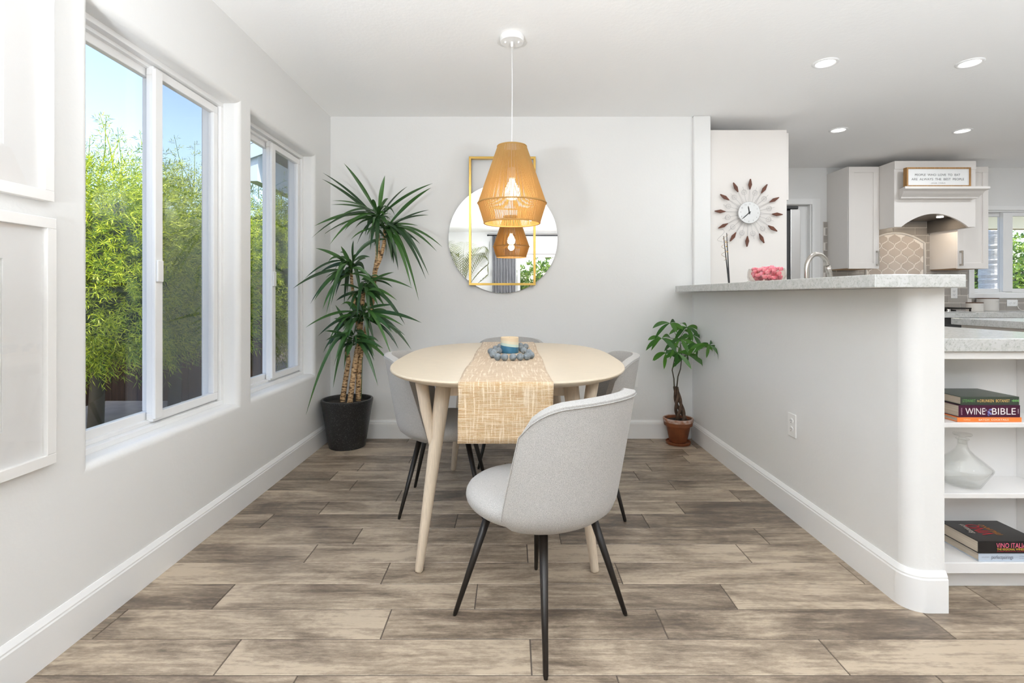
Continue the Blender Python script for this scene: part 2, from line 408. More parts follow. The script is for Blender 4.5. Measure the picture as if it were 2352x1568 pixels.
def text_part(name, s, m, parent, center, width, height, rot, depth=.0006, spacing=1.0, shear=0):
    """lettering as real mesh, fitted to width x height, centred on 'center'; rot = Euler of the text plane"""
    cu = bpy.data.curves.new(name, 'FONT'); cu.body = s; cu.align_x = 'CENTER'; cu.align_y = 'CENTER'
    cu.space_character = spacing; cu.resolution_u = 3; cu.shear = shear
    t = bpy.data.objects.new(name, cu); col.objects.link(t)
    dg = bpy.context.evaluated_depsgraph_get(); me = bpy.data.meshes.new_from_object(t.evaluated_get(dg))
    bpy.data.objects.remove(t); bpy.data.curves.remove(cu)
    xs = [v.co.x for v in me.vertices]; ys = [v.co.y for v in me.vertices]
    w = max(xs)-min(xs); h = max(ys)-min(ys); cx = (max(xs)+min(xs))/2; cy = (max(ys)+min(ys))/2
    rm = rot.to_matrix() if hasattr(rot, 'to_matrix') else rot
    for v in me.vertices:
        v.co = rm @ Vector(((v.co.x-cx)/w*width, (v.co.y-cy)/h*height, 0)) + Vector(center)
    me.materials.clear(); me.materials.append(m)
    o = bpy.data.objects.new(name, me); link(o, parent)
    return o
from mathutils import Euler
FRONT = Euler((R(90), 0, 0))           # text plane facing -Y

# ------------------------------------------------------------------ dimensions
H = 2.4525; XL = -1.385; YB = 3.908; XP = 1.376; YF = 5.47; YR = -3.3; XR = 6.9

# ------------------------------------------------------------------ floor
def build_floor():
    known = {0: -.858, 1: -.418, 2: -.13, 3: -.496, 4: .065, 5: .216, 6: -.269, 7: -.965, 8: .30, -1: .3}
    y0 = 1.470; dy = .155; Lp = .915
    rng = random.Random(3)
    v = []; f = []; colr = []
    g = .0018; ch = .0012
    k = math.floor((YR-.1-y0)/dy)
    while y0+k*dy < YF+.2:
        ya = y0+k*dy; yb = ya+dy
        off = known.get(k, rng.random()*Lp)
        rowt = rng.uniform(-.1, .1)
        i = math.floor((XL-.2-off)/Lp)
        while off+i*Lp < XR+.1:
            xa = off+i*Lp; xb = xa+Lp
            xa2 = max(xa, -1.6); xb2 = min(xb, XR+.1)
            if xb2 > xa2:
                n = len(v); t = min(1, max(0, rng.gauss(.5, .27)+rowt)); u = rng.random()
                for q, z in ((g, -.002), (g+ch, 0)):
                    v += [(xa2+q, ya+q, z), (xb2-q, ya+q, z), (xb2-q, yb-q, z), (xa2+q, yb-q, z)]
                f += [(n+4, n+5, n+6, n+7)]+[(n+j, n+(j+1) % 4, n+4+(j+1) % 4, n+4+j) for j in range(4)]
                colr += [(t, u, 0, 1)]*8
            i += 1
        k += 1
    n = len(v); v += [(-1.6, YR-.1, -.0018), (XR+.1, YR-.1, -.0018), (XR+.1, YF+.25, -.0018), (-1.6, YF+.25, -.0018)]
    v += [(a, b, -.15) for a, b, _ in v[-4:]]
    f += [(n, n+1, n+2, n+3), (n+7, n+6, n+5, n+4)]+[(n+4+j, n+4+(j+1) % 4, n+(j+1) % 4, n+j) for j in range(4)]
    colr += [(0, 0, 0, 1)]*8
    me = bpy.data.meshes.new('floor'); me.from_pydata(v, [], f); me.update()
    me.materials.append(M['floor']); me.materials.append(M['grout'])
    me.polygons.foreach_set('material_index', [0]*(len(f)-6)+[1]*6)
    a = me.attributes.new('plank', 'FLOAT_COLOR', 'POINT'); a.data.foreach_set('color', [c for q in colr for c in q])
    struct(link(bpy.data.objects.new('floor', me)))
build_floor()

# ------------------------------------------------------------------ shell
struct(box('ceiling', (-1.9, XR+.1, YR-.5, YF+.25, H, H+.25), M['ceil'], bevel=0))

def wall_with_holes_x(name, x_in, x_out, y0, y1, z0, z1, holes, r, mat_, sgn):
    """wall in a Y-Z plane with bull-nosed openings; sgn=+1: room on the +X side"""
    mb = MB()
    def grid(x, hl, flip):
        ys = sorted({y0, y1, *[h[0] for h in hl], *[h[1] for h in hl]}); zs = sorted({z0, z1, *[h[2] for h in hl], *[h[3] for h in hl]})
        for i in range(len(ys)-1):
            for j in range(len(zs)-1):
                cy = (ys[i]+ys[i+1])/2; cz = (zs[j]+zs[j+1])/2
                if any(h[0] < cy < h[1] and h[2] < cz < h[3] for h in hl): continue
                q = [(x, ys[i], zs[j]), (x, ys[i+1], zs[j]), (x, ys[i+1], zs[j+1]), (x, ys[i], zs[j+1])]
                mb.add(q, [(0, 1, 2, 3)] if not flip else [(3, 2, 1, 0)])
    big = [(h[0]-r, h[1]+r, h[2]-r, h[3]+r) for h in holes]
    grid(x_in, big, False); grid(x_out, holes, True)
    for h in holes:
        rings = []; K = 12
        for k in range(K+1):
            a = k/K*math.pi/2; o = r*(1-math.sin(a)); d = r*(1-math.cos(a))
            x = x_in-sgn*d; rings.append([(x, h[0]-o, h[2]-o), (x, h[1]+o, h[2]-o), (x, h[1]+o, h[3]+o), (x, h[0]-o, h[3]+o)])
        rings.append([(x_out, h[0], h[2]), (x_out, h[1], h[2]), (x_out, h[1], h[3]), (x_out, h[0], h[3])])
        for j in range(4):
            q = (j+1) % 4; v = []
            for a in rings: v += [a[j], a[q]]
            mb.add(v, [(2*i+2, 2*i+3, 2*i+1, 2*i) for i in range(len(rings)-1)])
    o = mb.build(name, mat_, auto=60)
    me = o.data
    return struct(o)
W1 = (1.681, 2.594, .54, 2.062); W2 = (2.733, 3.588, .54, 2.062)
wall_with_holes_x('wall_left', XL, -1.57, YR, YB+.15, 0, H, [W1, W2], .028, M['wall'], 1)

def wall_hole_y(name, yin, yout, x0, x1, z0, z1, hole):
    mb = MB(); a, b = sorted((yin, yout))
    if hole:
        hx0, hx1, hz0, hz1 = hole
        mb.box(x0, hx0, a, b, z0, z1); mb.box(hx1, x1, a, b, z0, z1)
        if hz0 > z0: mb.box(hx0, hx1, a, b, z0, hz0)
        mb.box(hx0, hx1, a, b, hz1, z1)
    else: mb.box(x0, x1, a, b, z0, z1)
    return struct(mb.build(name, M['wall']))
wall_hole_y('wall_back', YB, YB+.15, XL, XP, 0, H, None)
struct(box('wall_column', (XP, 1.508, 3.878, 4.06, 0, H), M['wall'], bevel=.012, seg=3))
KW = (4.92, 6.40, 1.10, 2.00)       # kitchen window opening
mb = MB()
mb.box(1.4, 2.45, YF, YF+.14, 0, H).box(2.45, 3.20, YF, YF+.14, 2.06, H).box(3.20, KW[0], YF, YF+.14, 0, H).box(KW[1], XR, YF, YF+.14, 0, H)
mb.box(KW[0], KW[1], YF, YF+.14, 0, KW[2]).box(KW[0], KW[1], YF, YF+.14, KW[3], H)
struct(mb.build('wall_far', M['wall']))
struct(box('wall_right', (XR, XR+.15, YR, YF+.14, 0, H), M['wall'], bevel=0))
RD = (.10, 3.3, 0, 2.04)
wall_hole_y('wall_rear', YR, YR-.15, XL, XR, 0, H, RD)
struct(box('wall_pantry', (1.4, 1.5, 4.06, YF, 0, H), M['wall'], bevel=0))

# half wall of the peninsula, bull-nosed near corner
pts = [(1.376, 3.905), (1.376, 1.825)]
for k in range(9):
    a = math.pi+k/8*math.pi/2; pts.append((1.431+.055*math.cos(a), 1.825+.055*math.sin(a)))
pts += [(1.495, 1.770), (1.495, 3.878), (1.380, 3.878)]
pts = [(1.376, 3.877)]+pts[1:-2]+[(1.495, 3.877)]
struct(MB().prism(pts, 0, 1.115).build('wall_peninsula', M['wall'], auto=25))

# baseboards swept along paths
def sweep(name, path, side, prof=((0, 0), (.015, 0), (.015, .112), (.0125, .117), (.0125, .122), (.006, .134), (.003, .139), (0, .139))):
    p = [Vector((a, b)) for a, b in path]; n = len(p); v = []; f = []
    norms = []
    for i in range(n):
        ds = []
        if i > 0: ds.append((p[i]-p[i-1]).normalized())
        if i < n-1: ds.append((p[i+1]-p[i]).normalized())
        ns = [Vector((-d.y, d.x))*side for d in ds]
        m = sum(ns, Vector((0, 0))).normalized(); m = m/max(.3, m.dot(ns[0])); norms.append(m)
    k = len(prof)
    for i in range(n):
        for d, z in prof: q = p[i]+norms[i]*d; v.append((q.x, q.y, z))
    for i in range(n-1):
        for j in range(k-1):
            f.append((i*k+j, i*k+j+1, (i+1)*k+j+1, (i+1)*k+j))
    f += [tuple(range(k)), tuple((n-1)*k+j for j in range(k-1, -1, -1))]
    o = MB().add(v, f).build(name, M['trim'], auto=18)
    bm = bmesh.new(); bm.from_mesh(o.data); bmesh.ops.recalc_face_normals(bm, faces=bm.faces); bm.to_mesh(o.data); bm.free()
    return struct(o)
sweep('baseboard_left', [(XL, YR+.01), (XL, YB)], -1)
sweep('baseboard_back', [(XL+.015, YB), (XP-.016, YB)], -1)
sweep('baseboard_peninsula', [(1.376, 3.877)]+pts[2:-2]+[(1.497, 1.770)], -1)

# ------------------------------------------------------------------ windows on the left
def left_window(name, w):
    y0, y1, z0, z1 = w
    e = struct(empty(name, (-1.5, (y0+y1)/2, z0)))
    e.location = (0, 0, 0)
    ym = (y0+y1)/2
    xi, xo = -1.462, -1.55          # frame depth
    fw = .035
    def ring(mb, xa, xb, a, b, c, d, t, tb=None):
        tb = tb or t
        mb.box(xa, xb, a, b, c, c+tb); mb.box(xa, xb, a, b, d-tb, d)
        mb.box(xa, xb, a, a+t, c+tb, d-tb); mb.box(xa, xb, b-t, b, c+tb, d-tb)
    m = MB(); ring(m, xo, xi, y0, y1, z0, z1, .022); ring(m, xo, -1.49, y0+.022, y1-.022, z0+.022, z1-.022, .016)
    m.build('window_frame', M['vinyl'], e, bevel=.002)
    # outer, fixed sash on the near half
    m = MB(); a, b, c, d = y0+.028, ym+.02, z0+.036, z1-.036
    ring(m, -1.535, -1.508, a, b, c, d, .034)
    s1 = m.build('sash', M['vinyl'], e, bevel=.003)
    box('pane', (-1.524, -1.520, a+.03, b-.03, c+.03, d-.03), M['glass'], s1, bevel=0)
    # inner, sliding sash on the far half with its wide meeting stile
    m = MB(); a, b, c, d = ym-.035, y1-.028, z0+.030, z1-.030
    ring(m, -1.503, -1.474, a, b, c, d, .036); m.box(-1.478, -1.462, a-.004, a+.042, c+.012, d-.012)
    s2 = m.build('sash', M['vinyl'], e, bevel=.003)
    box('pane', (-1.491, -1.487, a+.03, b-.03, c+.03, d-.03), M['glass'], s2, bevel=0)
    zc = 1.19
    box('latch', (-1.462, -1.452, a-.002, a+.034, zc-.045, zc+.045), M['vinyl'], s2, bevel=.004)
    box('insect_screen', (-1.5465, -1.5445, ym+.02, y1-.03, z0+.03, z1-.03), M['screen'], e, bevel=0)
left_window('window_1', W1); left_window('window_2', W2)

# ------------------------------------------------------------------ picture frames on the left wall
def picture(label, z0, z1, y0, y1, op):
    e = thing('picture_frame', label, 'picture')
    xw, xf = XL+.002, XL+.026
    m = MB(); t = .031
    m.box(xw, xf, y0, y1, z0, z0+t).box(xw, xf, y0, y1, z1-t, z1).box(xw, xf, y0, y0+t, z0+t, z1-t).box(xw, xf, y1-t, y1, z0+t, z1-t)
    m.build('frame', M['frame'], e, bevel=.0015)
    m = MB(); a, b, c, d = y0+t, y1-t, z0+t, z1-t; p, q, r_, s_ = op
    for bx in ((a, p, c, d), (q, b, c, d), (p, q, c, r_), (p, q, s_, d)): m.box(xw+.004, xw+.008, bx[0], bx[1], bx[2], bx[3])
    m.build('mat_board', M['matboard'], e)
    box('print', (xw+.001, xw+.003, p-.01, q+.01, r_-.01, s_+.01), M['signface'], e, bevel=0)
    box('glazing', (xw+.0115, xw+.0135, a, b, c, d), M['glass'], e, bevel=0)
picture('large white framed picture hung low on left wall, lower of two', .590, 1.318, 1.02, 1.529, (1.14, 1.383, .72, 1.19))
picture('large white framed picture on left wall, upper one above its twin', 1.367, 2.095, 1.02, 1.522, (1.14, 1.385, 1.50, 1.96))

# ------------------------------------------------------------------ outlets
def outlet(label, c, face, vertical=True, kind='duplex'):
    e = thing('wall_outlet', label, 'outlet', c, {'x': R(-90), 'y': 0}[face])
    w, h = (.07, .115) if vertical else (.115, .07)
    m = MB().box(-w/2, w/2, -.006, 0, -h/2, h/2).build('cover_plate', M['outlet'], e, bevel=.003)
    if kind == 'duplex':
        for s_ in (-1, 1):
            cx, cz = (0, s_*.02) if vertical else (s_*.02, 0)
            r = MB().prism_y([(cx+.017*math.cos(a*math.pi/8), cz+.0145*math.sin(a*math.pi/8)) for a in range(16)], -.0085, -.005).build('receptacle', M['outlet'], e, bevel=.0005)
            k = MB()
            k.box(cx-.007, cx-.005, -.0090, -.0084, cz-.001, cz+.007).box(cx+.005, cx+.007, -.0090, -.0084, cz-.001, cz+.006).box(cx-.002, cx+.002, -.0090, -.0084, cz-.009, cz-.005)
            k.build('slots', M['dark'], r)
    else:
        box('rocker', (-.017, .017, -.009, -.004, -.033, .033), M['outlet'], e)
    return e
outlet('white double outlet low on the half wall of the peninsula', (XP, 2.51, .454), 'x')
outlet('white plate low on the back wall behind the right-hand dining chair', (.927, YB, .447), 'y', kind='rocker')
outlet('white upright outlet on grey tiles left of the kitchen window', (4.71, 5.458, 1.115), 'y')
outlet('white sideways outlet on grey tiles below the kitchen window', (5.33, 5.458, 1.008), 'y', vertical=False)
tag(MB().tube([(5.375, 5.447, .985), (5.378, 5.435, .95), (5.38, 5.40, .930), (5.50, 5.36, .930), (5.9, 5.38, .930)], .003, 6).build('power_cord', M['plug'], smooth=True),
    'thin white cord hanging from the sideways outlet onto the counter', 'cord')

# ------------------------------------------------------------------ recessed lights
def downlight(x, y, label, grp='recessed ceiling lights', watt=None):
    e = thing('recessed_light', label, 'ceiling light', (x, y, H), 0, grp)
    MB().lathe([(.069, 0), (.069, -.004), (.060, -.008), (.052, -.006), (.050, -.001)], 40, cap=False).build('trim_ring', M['trim'], e, smooth=True)
    MB().lathe([(.0505, -.001), (.050, -.003), (.0, -.0035)], 40, cap=False).build('diffuser', M['diffuser'], e, smooth=True)
    lamp('downlight_lamp', 'AREA', (0, 0, -.010), (0, 0, 0), watt or DOWNLIGHT_W, LAMP_COL, e, shape='DISK', size=.1)
    return e
downlight(1.837, 3.00, 'round ceiling light over the bar, nearer left one of four')
downlight(2.684, 3.00, 'round ceiling light in the nearer row, upper right of four')
downlight(2.689, 4.217, 'round ceiling light in the farther row, above the tall left kitchen cabinet')
downlight(3.73, 4.24, 'round ceiling light in the farther row, right one above the range hood')
for x, y in ((3.75, 3.0), (4.9, 4.2), (4.9, 2.9), (6.0, 3.6), (4.2, 2.2), (5.6, 1.6)):
    downlight(x, y, 'added round kitchen fill light outside the picture to the right', 'added kitchen fill lights out of the picture', HIDDEN_KITCHEN_W)  # unseen downlights added to brighten the kitchen
for x, y in ((-.6, -1.5), (.4, -1.5), (2.2, -.5), (-.6, -2.0), (.75, -2.0), (2.2, -2.0), (3.8, -.5), (3.8, -2.0), (5.4, -.5), (5.4, -2.0)):
    downlight(x, y, 'added round ceiling fill light behind the camera', 'added fill lights behind the camera', REAR_W if x < 2 else 3.0)  # unseen downlights added to brighten the room from behind

# ------------------------------------------------------------------ pendant lamp
PX, PY = 0.0, 2.695
e = thing('pendant_lamp', 'woven tan cord pendant lamp hanging over the dining table', 'lamp', (PX, PY, 0))
cn = MB().lathe([(.0, H), (.061, H), (.063, H-.003), (.063, H-.028), (.060, H-.031), (.0, H-.031)], 40, cap=False).build('canopy', M['trim'], e, auto=30)
cn.parent = e
MB().lathe([(.007, H-.031), (.007, H-.05), (.004, H-.056)], 14).build('cord_grip', M['trim'], cn, auto=30)
for s_ in (-1, 1):
    MB().lathe([(.005, H-.0305), (.005, H-.037), (.003, H-.040)], 12, (s_*.035, -.006, 0)).build('canopy_screw', M['trim'], cn, auto=30)
MB().tube([(0, 0, H-.05), (.001, 0, 2.15), (-.001, 0, 1.90), (-.001, 0, 1.76)], .0022, 8).build('cord', M['trim'], e, smooth=True)
zt, zm, zb = 1.872, 1.573, 1.470; rt, rm, rb = .0755, .1785, .1465
mb = MB(); NC = 172
for i in range(NC):
    a = 2*math.pi*(i+.2*random.random())/NC; c, s_ = math.cos(a), math.sin(a)
    j = random.uniform(-.0007, .0007)
    mb.tube([((rt+j)*c, (rt+j)*s_, zt), ((rt+rm+2*j)/2*c, (rt+rm+2*j)/2*s_, (zt+zm)/2), (rm*c, rm*s_, zm)], [.0013, .0019, .0022], 5, False)
    mb.tube([(rm*c, rm*s_, zm), (rb*c, rb*s_, zb)], [.0022, .0020], 5, False)
mb.build('cord_shade', M['cord'], e, smooth=True)
mb = MB()
for r_, z, t in ((rt, zt, .004), (rm+.001, zm, .0042), (rb, zb, .0042)):
    ring = [(r_*math.cos(k*math.pi/36), r_*math.sin(k*math.pi/36), z) for k in range(73)]
    MB().tube(ring, t, 8, False).build('shade_hoop', M['cord'], e, smooth=True)
mb = MB()
for k in range(3):
    a = k*2*math.pi/3; mb.tube([(0, 0, zt-.004), (rt*math.cos(a), rt*math.sin(a), zt-.002)], .002, 6)
mb.build('spider', M['trim'], e)
MB().lathe([(.004, 1.765), (.018, 1.76), (.021, 1.74), (.021, 1.706), (.016, 1.701)], 20).build('lamp_socket', M['trim'], e, auto=30)
bl = MB().lathe([(.013, 1.702), (.015, 1.692), (.026, 1.672), (.037, 1.650), (.040, 1.632), (.037, 1.612), (.024, 1.596), (.006, 1.591)], 24).build('bulb', M['bulb'], e, smooth=True)
lamp('bulb_lamp', 'POINT', (0, 0, 1.565), (0, 0, 0), 3.5, (1, .84, .58), e, shadow_soft_size=.03)

# ------------------------------------------------------------------ mirror on the back wall
e = thing('wall_mirror', 'round mirror with a tall brass rectangle frame on the back wall', 'mirror', (-.068, YB-.008, 1.522), R(.18))
MB().prism_y([(.415*math.cos(k*math.pi/64), .415*math.sin(k*math.pi/64)) for k in range(128)], -.010, -.002).build('mirror_disc', M['mirror'], e)
m = MB(); x0, x1, z0, z1, t = -.258, .247, 1.166-1.522, 2.139-1.522, .017
for bx in ((x0, x1, z0, z0+t), (x0, x1, z1-t, z1), (x0, x0+t, z0+t, z1-t), (x1-t, x1, z0+t, z1-t)): m.box(bx[0], bx[1], -.032, .006, bx[2], bx[3])
m.build('brass_frame', M['brass'], e, bevel=.0012)

# ------------------------------------------------------------------ dining table
TZ = .778; TX, TY, TA, TB, TN = -.020, 2.61, .540, .778, 2.77
e = thing('dining_table', 'pale oak dining table with rounded oblong top and forked legs', 'table', (TX, TY, 0))
def sup(a, b, n, k, cnt=96):
    t = 2*math.pi*k/cnt; c, s_ = math.cos(t), math.sin(t)
    return (a*math.copysign(abs(c)**(2/n), c), b*math.copysign(abs(s_)**(2/n), s_))
mb = MB(); rings = []
for ins, z in ((.045, TZ-.030), (.012, TZ-.018), (.002, TZ-.010), (0, TZ-.006), (.001, TZ-.002), (.004, TZ)):
    rings.append([(*sup(TA-ins, TB-ins, TN, k), z) for k in range(96)])
v = [p for r_ in rings for p in r_]; f = []
for j in range(len(rings)-1):
    for k in range(96): q = (k+1) % 96; f.append((j*96+k, j*96+q, (j+1)*96+q, (j+1)*96+k))
f += [tuple(range(95, -1, -1)), tuple(range((len(rings)-1)*96, len(rings)*96))]
mb.add(v, f).build('tabletop', M['tablewood'], e, auto=30)
zu = TZ-.030
for sx in (-1, 1):
    for sy in (-1, 1):
        m = MB()
        foot = Vector((sx*.348, sy*.59, 0)); top = Vector((sx*.258, sy*.50, zu))
        L_ = [foot.lerp(top, t) for t in (0, .01, .35, .62, .8, 1)]
        m.tube(L_, [.014, .0165, .022, .027, .030, .033], 20)
        bs = foot.lerp(top, .66)+Vector((sx*.012, 0, 0)); be = Vector((sx*.352, sy*.515, zu))
        bm_ = bs.lerp(be, .5)+Vector((sx*.004, 0, 0))
        leg = m.build('leg', M['legwood'], e, smooth=True)
        MB().tube([bs+Vector((0, sy*.003, -.03)), bs+Vector((0, sy*.004, -.018)), bs+Vector((sx*.004, sy*.004, .02)), bm_, be], [.006, .014, .019, .023, .026], 18).build('leg_branch', M['legwood'], leg, smooth=True)
for sy in (-1, 1):
    box('apron', (-.235, .235, sy*.50-.011, sy*.50+.011, zu-.070, zu), M['legwood'], e)
for sx in (-1, 1):
    box('apron', (sx*.27-.011, sx*.27+.011, -.40, .40, zu-.062, zu), M['legwood'], e)

# ------------------------------------------------------------------ table runner
def build_runner():
    w = .338; hang = .205; z = TZ+.0025; L1 = TB+.004
    prof = []                       # (y, z, arclength)
    def addp(y, zz):
        s_ = 0 if not prof else prof[-1][2]+math.hypot(y-prof[-1][0], zz-prof[-1][1]); prof.append((y, zz, s_))
    for k in range(10): addp(-L1-.010+.002*math.sin(k*1.3), z-.012-hang*(1-k/9.0))
    for k in range(1, 5): a = k/5*math.pi/2; addp(-L1-.010*math.cos(a), z-.012+.012*math.sin(a))
    for k in range(31): addp(-L1+2*L1*k/30, z)
    for k in range(1, 5): a = k/5*math.pi/2; addp(L1+.010*math.sin(a), z-.012+.012*math.cos(a))
    for k in range(10): addp(L1+.010, z-.012-hang*k/9.0)
    nx = 25; v = []; f = []; uv = []
    for j, (y, zz, s_) in enumerate(prof):
        for i in range(nx):
            x = (i/(nx-1)-.5)*w; edge = .0018*noise.noise(Vector((i*3.1, s_*60, 2))) if i in (0, nx-1) else 0
            v.append((x+edge+.003*math.sin(s_*9), y, zz+.0006*noise.noise(Vector((x*30, s_*30, 0))) )); uv.append((x, s_))
    for j in range(len(prof)-1):
        for i in range(nx-1): f.append((j*nx+i, j*nx+i+1, (j+1)*nx+i+1, (j+1)*nx+i))
    me = bpy.data.meshes.new('table_runner'); me.from_pydata(v, [], f); me.update()
    ul = me.uv_layers.new(name='UVMap')
    for lp in me.loops: ul.data[lp.index].uv = uv[lp.vertex_index]
    me.polygons.foreach_set('use_smooth', [True]*len(f)); me.materials.append(M['runner'])
    o = link(bpy.data.objects.new('table_runner', me)); o.location = (TX-.005, TY, 0)
    q = o.modifiers.new('solid', 'SOLIDIFY'); q.thickness = .0025; q.offset = 0
    tag(o, 'woven jute runner laid along the table, hanging over its near end', 'table runner')
build_runner()
ZR = TZ+.004

# candle holder
e = thing('candle_holder', 'small cream and blue dipped ceramic candle holder on the runner', 'candle holder', (-.013, 2.75, ZR))
def dip_mat():
    m, nt, b = newmat('dipped_ceramic'); L = nt.links.new
    tc = N(nt, 'TexCoord'); sp = N(nt, 'SeparateXYZ'); L(tc.outputs['Object'], sp.inputs[0])
    sn = N(nt, 'Math', operation='MULTIPLY_ADD'); L(sp.outputs[0], sn.inputs[0]); sn.inputs[1].default_value = .13; L(sp.outputs[2], sn.inputs[2])
    r = N(nt, 'ValToRGB'); r.color_ramp.interpolation = 'CONSTANT'; e_ = r.color_ramp.elements
    dv = N(nt, 'Math', operation='MULTIPLY'); dv.inputs[1].default_value = 10; L(sn.outputs[0], dv.inputs[0]); L(dv.outputs[0], r.inputs[0])
    e_[0].position = 0; e_[0].color = (.03, .14, .24, 1); e_[1].position = .36; e_[1].color = (.55, .66, .58, 1)
    x = e_.new(.50); x.color = (.72, .66, .50, 1); x = e_.new(.64); x.color = (.74, .60, .42, 1)
    L(r.outputs[0], b.inputs['Base Color']); b.inputs['Roughness'].default_value = .45; return m
MB().lathe([(.0, 0), (.046, 0), (.0485, .003), (.0485, .082), (.047, .084), (.044, .082), (.044, .065), (.0, .065)], 40, cap=False).build('holder', dip_mat(), e, auto=30)
MB().lathe([(.0435, .066), (.0435, .072), (0, .073)], 30, cap=False).build('wax', mat('cream_wax', (.80, .74, .60), .5), e, smooth=True)
MB().tube([(0, 0, .072), (.001, 0, .082)], .001, 6).build('wick', M['dark'], e)

# bead garland
beads = [(1000, 272), (1042, 291), (1097, 293), (1170, 293), (1231, 291), (1284, 288), (1322, 277), (1303, 255), (1262, 238), (1240, 222), (1276, 205), (1232, 196),
         (1060, 205), (1024, 222), (985, 245), (1010, 250), (1050, 240)]
M['bead'] = mat('grey_blue_bead', (.24, .28, .31), .55, var=.4, vscale=70, bump=.2, bscale=120)
e = thing('bead_garland', 'loop of grey-blue wooden beads around the candle holder', 'bead garland', (0, 0, 0))
rbd = .0175; bpos = []
for zx, zy in beads:
    x, y = 860+zx/3.675, 740+zy/3.675
    Yd = (CZ-ZR-rbd)*F/(y-HY); q = P(x, y, Yd); bpos.append(Vector((q.x, q.y, ZR+rbd)))
for _ in range(60):                     # push beads apart and off the holder
    for i in range(len(bpos)):
        for j in range(i+1, len(bpos)):
            d = bpos[j]-bpos[i]; l = d.length
            if l < 2*rbd and l > 1e-6:
                d *= (2*rbd-l)/l/2; bpos[i] -= d; bpos[j] += d
        d = bpos[i]-Vector((-.013, 2.75, ZR+rbd)); l = d.length
        if l < .0485+rbd: bpos[i] += d*((.0485+rbd-l)/l)
for q in bpos: MB().sphere(q, rbd, 20, 12).build('bead', M['bead'], e, smooth=True)
MB().tube(bpos+[bpos[0]], .0012, 5, False).build('string', M['plug'], e)

# ------------------------------------------------------------------ dining chairs
def make_chair():
    e = thing('dining_chair', 'x', 'chair')
    # seat cushion
    m = MB(); nr = 40
    prof = [(.0, .365), (.15, .366), (.205, .372), (.234, .392), (.243, .415), (.236, .438), (.212, .453), (.16, .460), (.08, .463), (.0, .464)]
    v = []; f = []
    for r_, z in prof:
        for k in range(nr):
            a = 2*math.pi*k/nr; y = r_*math.sin(a); v.append((r_*math.cos(a), .012+y*(1.05 if y > 0 else .98), z))
    for j in range(len(prof)-1):
        for k in range(nr): q = (k+1) % nr; f.append((j*nr+k, j*nr+q, (j+1)*nr+q, (j+1)*nr+k))
    m.add(v, f).build('seat', M['fabric'], e, smooth=True, sub=1)
    # wrap-around backrest shell
    U, V = 28, 18; zb0, zt0 = .362, .790
    def sp(u, w):                        # u -1..1, w 0..1
        au = abs(u)
        s1 = max(0, (au-.60)/.40); Tt = 1-.20*(1-math.sqrt(max(0, 1-s1*s1)))-.05*au**2
        s2 = max(0, (au-.50)/.50); Bt = .13*(1-math.sqrt(max(0, 1-s2*s2)))
        t = Bt+(Tt-Bt)*w
        ang = (R(76)*(1-t)+R(58)*t)*u
        rr = .232+.050*t**.9
        k = max(0, 1-t/.16); rr -= .085*k*k
        z = zb0+(zt0-zb0)*t+.0*k
        lean = .030*t
        return Vector((rr*math.sin(ang), -rr*math.cos(ang)-lean+.01, z))
    v = []; f = []
    ws = [0, .03, .07, .12, .18, .26, .35, .45, .55, .65, .74, .82, .89, .94, .975, 1]
    for w in ws:
        for i in range(U+1): v.append(sp(-1+2*i/U, w))
    n = U+1
    for j in range(len(ws)-1):
        for i in range(U): f.append((j*n+i, j*n+i+1, (j+1)*n+i+1, (j+1)*n+i))
    o = MB().add(v, f).build('backrest', M['fabric'], e, smooth=True)
    q = o.modifiers.new('solid', 'SOLIDIFY'); q.thickness = .038; q.offset = 0
    q = o.modifiers.new('bevel', 'BEVEL'); q.width = .013; q.segments = 3; q.limit_method = 'ANGLE'; q.angle_limit = R(50)
    # seam welt around the outer edge
    path = [sp(-1, w) for w in ws]+[sp(-1+2*i/U, 1) for i in range(1, U)]+[sp(1, w) for w in reversed(ws)]
    out = []
    for q_ in path:
        c = Vector((0, .0, q_.z)); d = (Vector((q_.x, q_.y, 0))-Vector((0, 0, 0))).normalized(); out.append(q_+d*.0195+Vector((0, 0, -.012 if q_.z > .70 else 0)))
    MB().tube(out, .0017, 6).build('seam_welt', M['fabric'], o, smooth=True)
    for k in range(4):
        a = R(45+90*k); c, s_ = math.cos(a), math.sin(a)
        MB().tube([(.292*c, .292*s_, 0), (.290*c, .290*s_, .006), (.289*c, .289*s_, .008), (.165*c, .165*s_, .378)], [.0060, .0065, .0078, .0150], 16).build('leg', M['black'], e, smooth=True)
    return e
ch = make_chair(); grp = 'grey upholstered dining chairs'
ch.location = (.096, 1.745, 0); ch.rotation_euler = (0, 0, R(45)); tag(ch, 'grey upholstered dining chair nearest the camera, seen from behind', 'chair', grp)
# facing +X: local +y -> +X means rotation -90
for x, y, a, lb in ((-.345, 2.700, -90, 'grey upholstered dining chair left of the table, beside the window wall'),
                    (.340, 2.675, 90, 'grey upholstered dining chair right of the table, facing the windows'),
                    (-.005, 3.42, 180, 'grey upholstered dining chair at the far table end, mostly hidden by the tabletop')):
    c = copy_tree(ch); c.location = (x, y, 0); c.rotation_euler = (0, 0, R(a)); c['label'] = lb

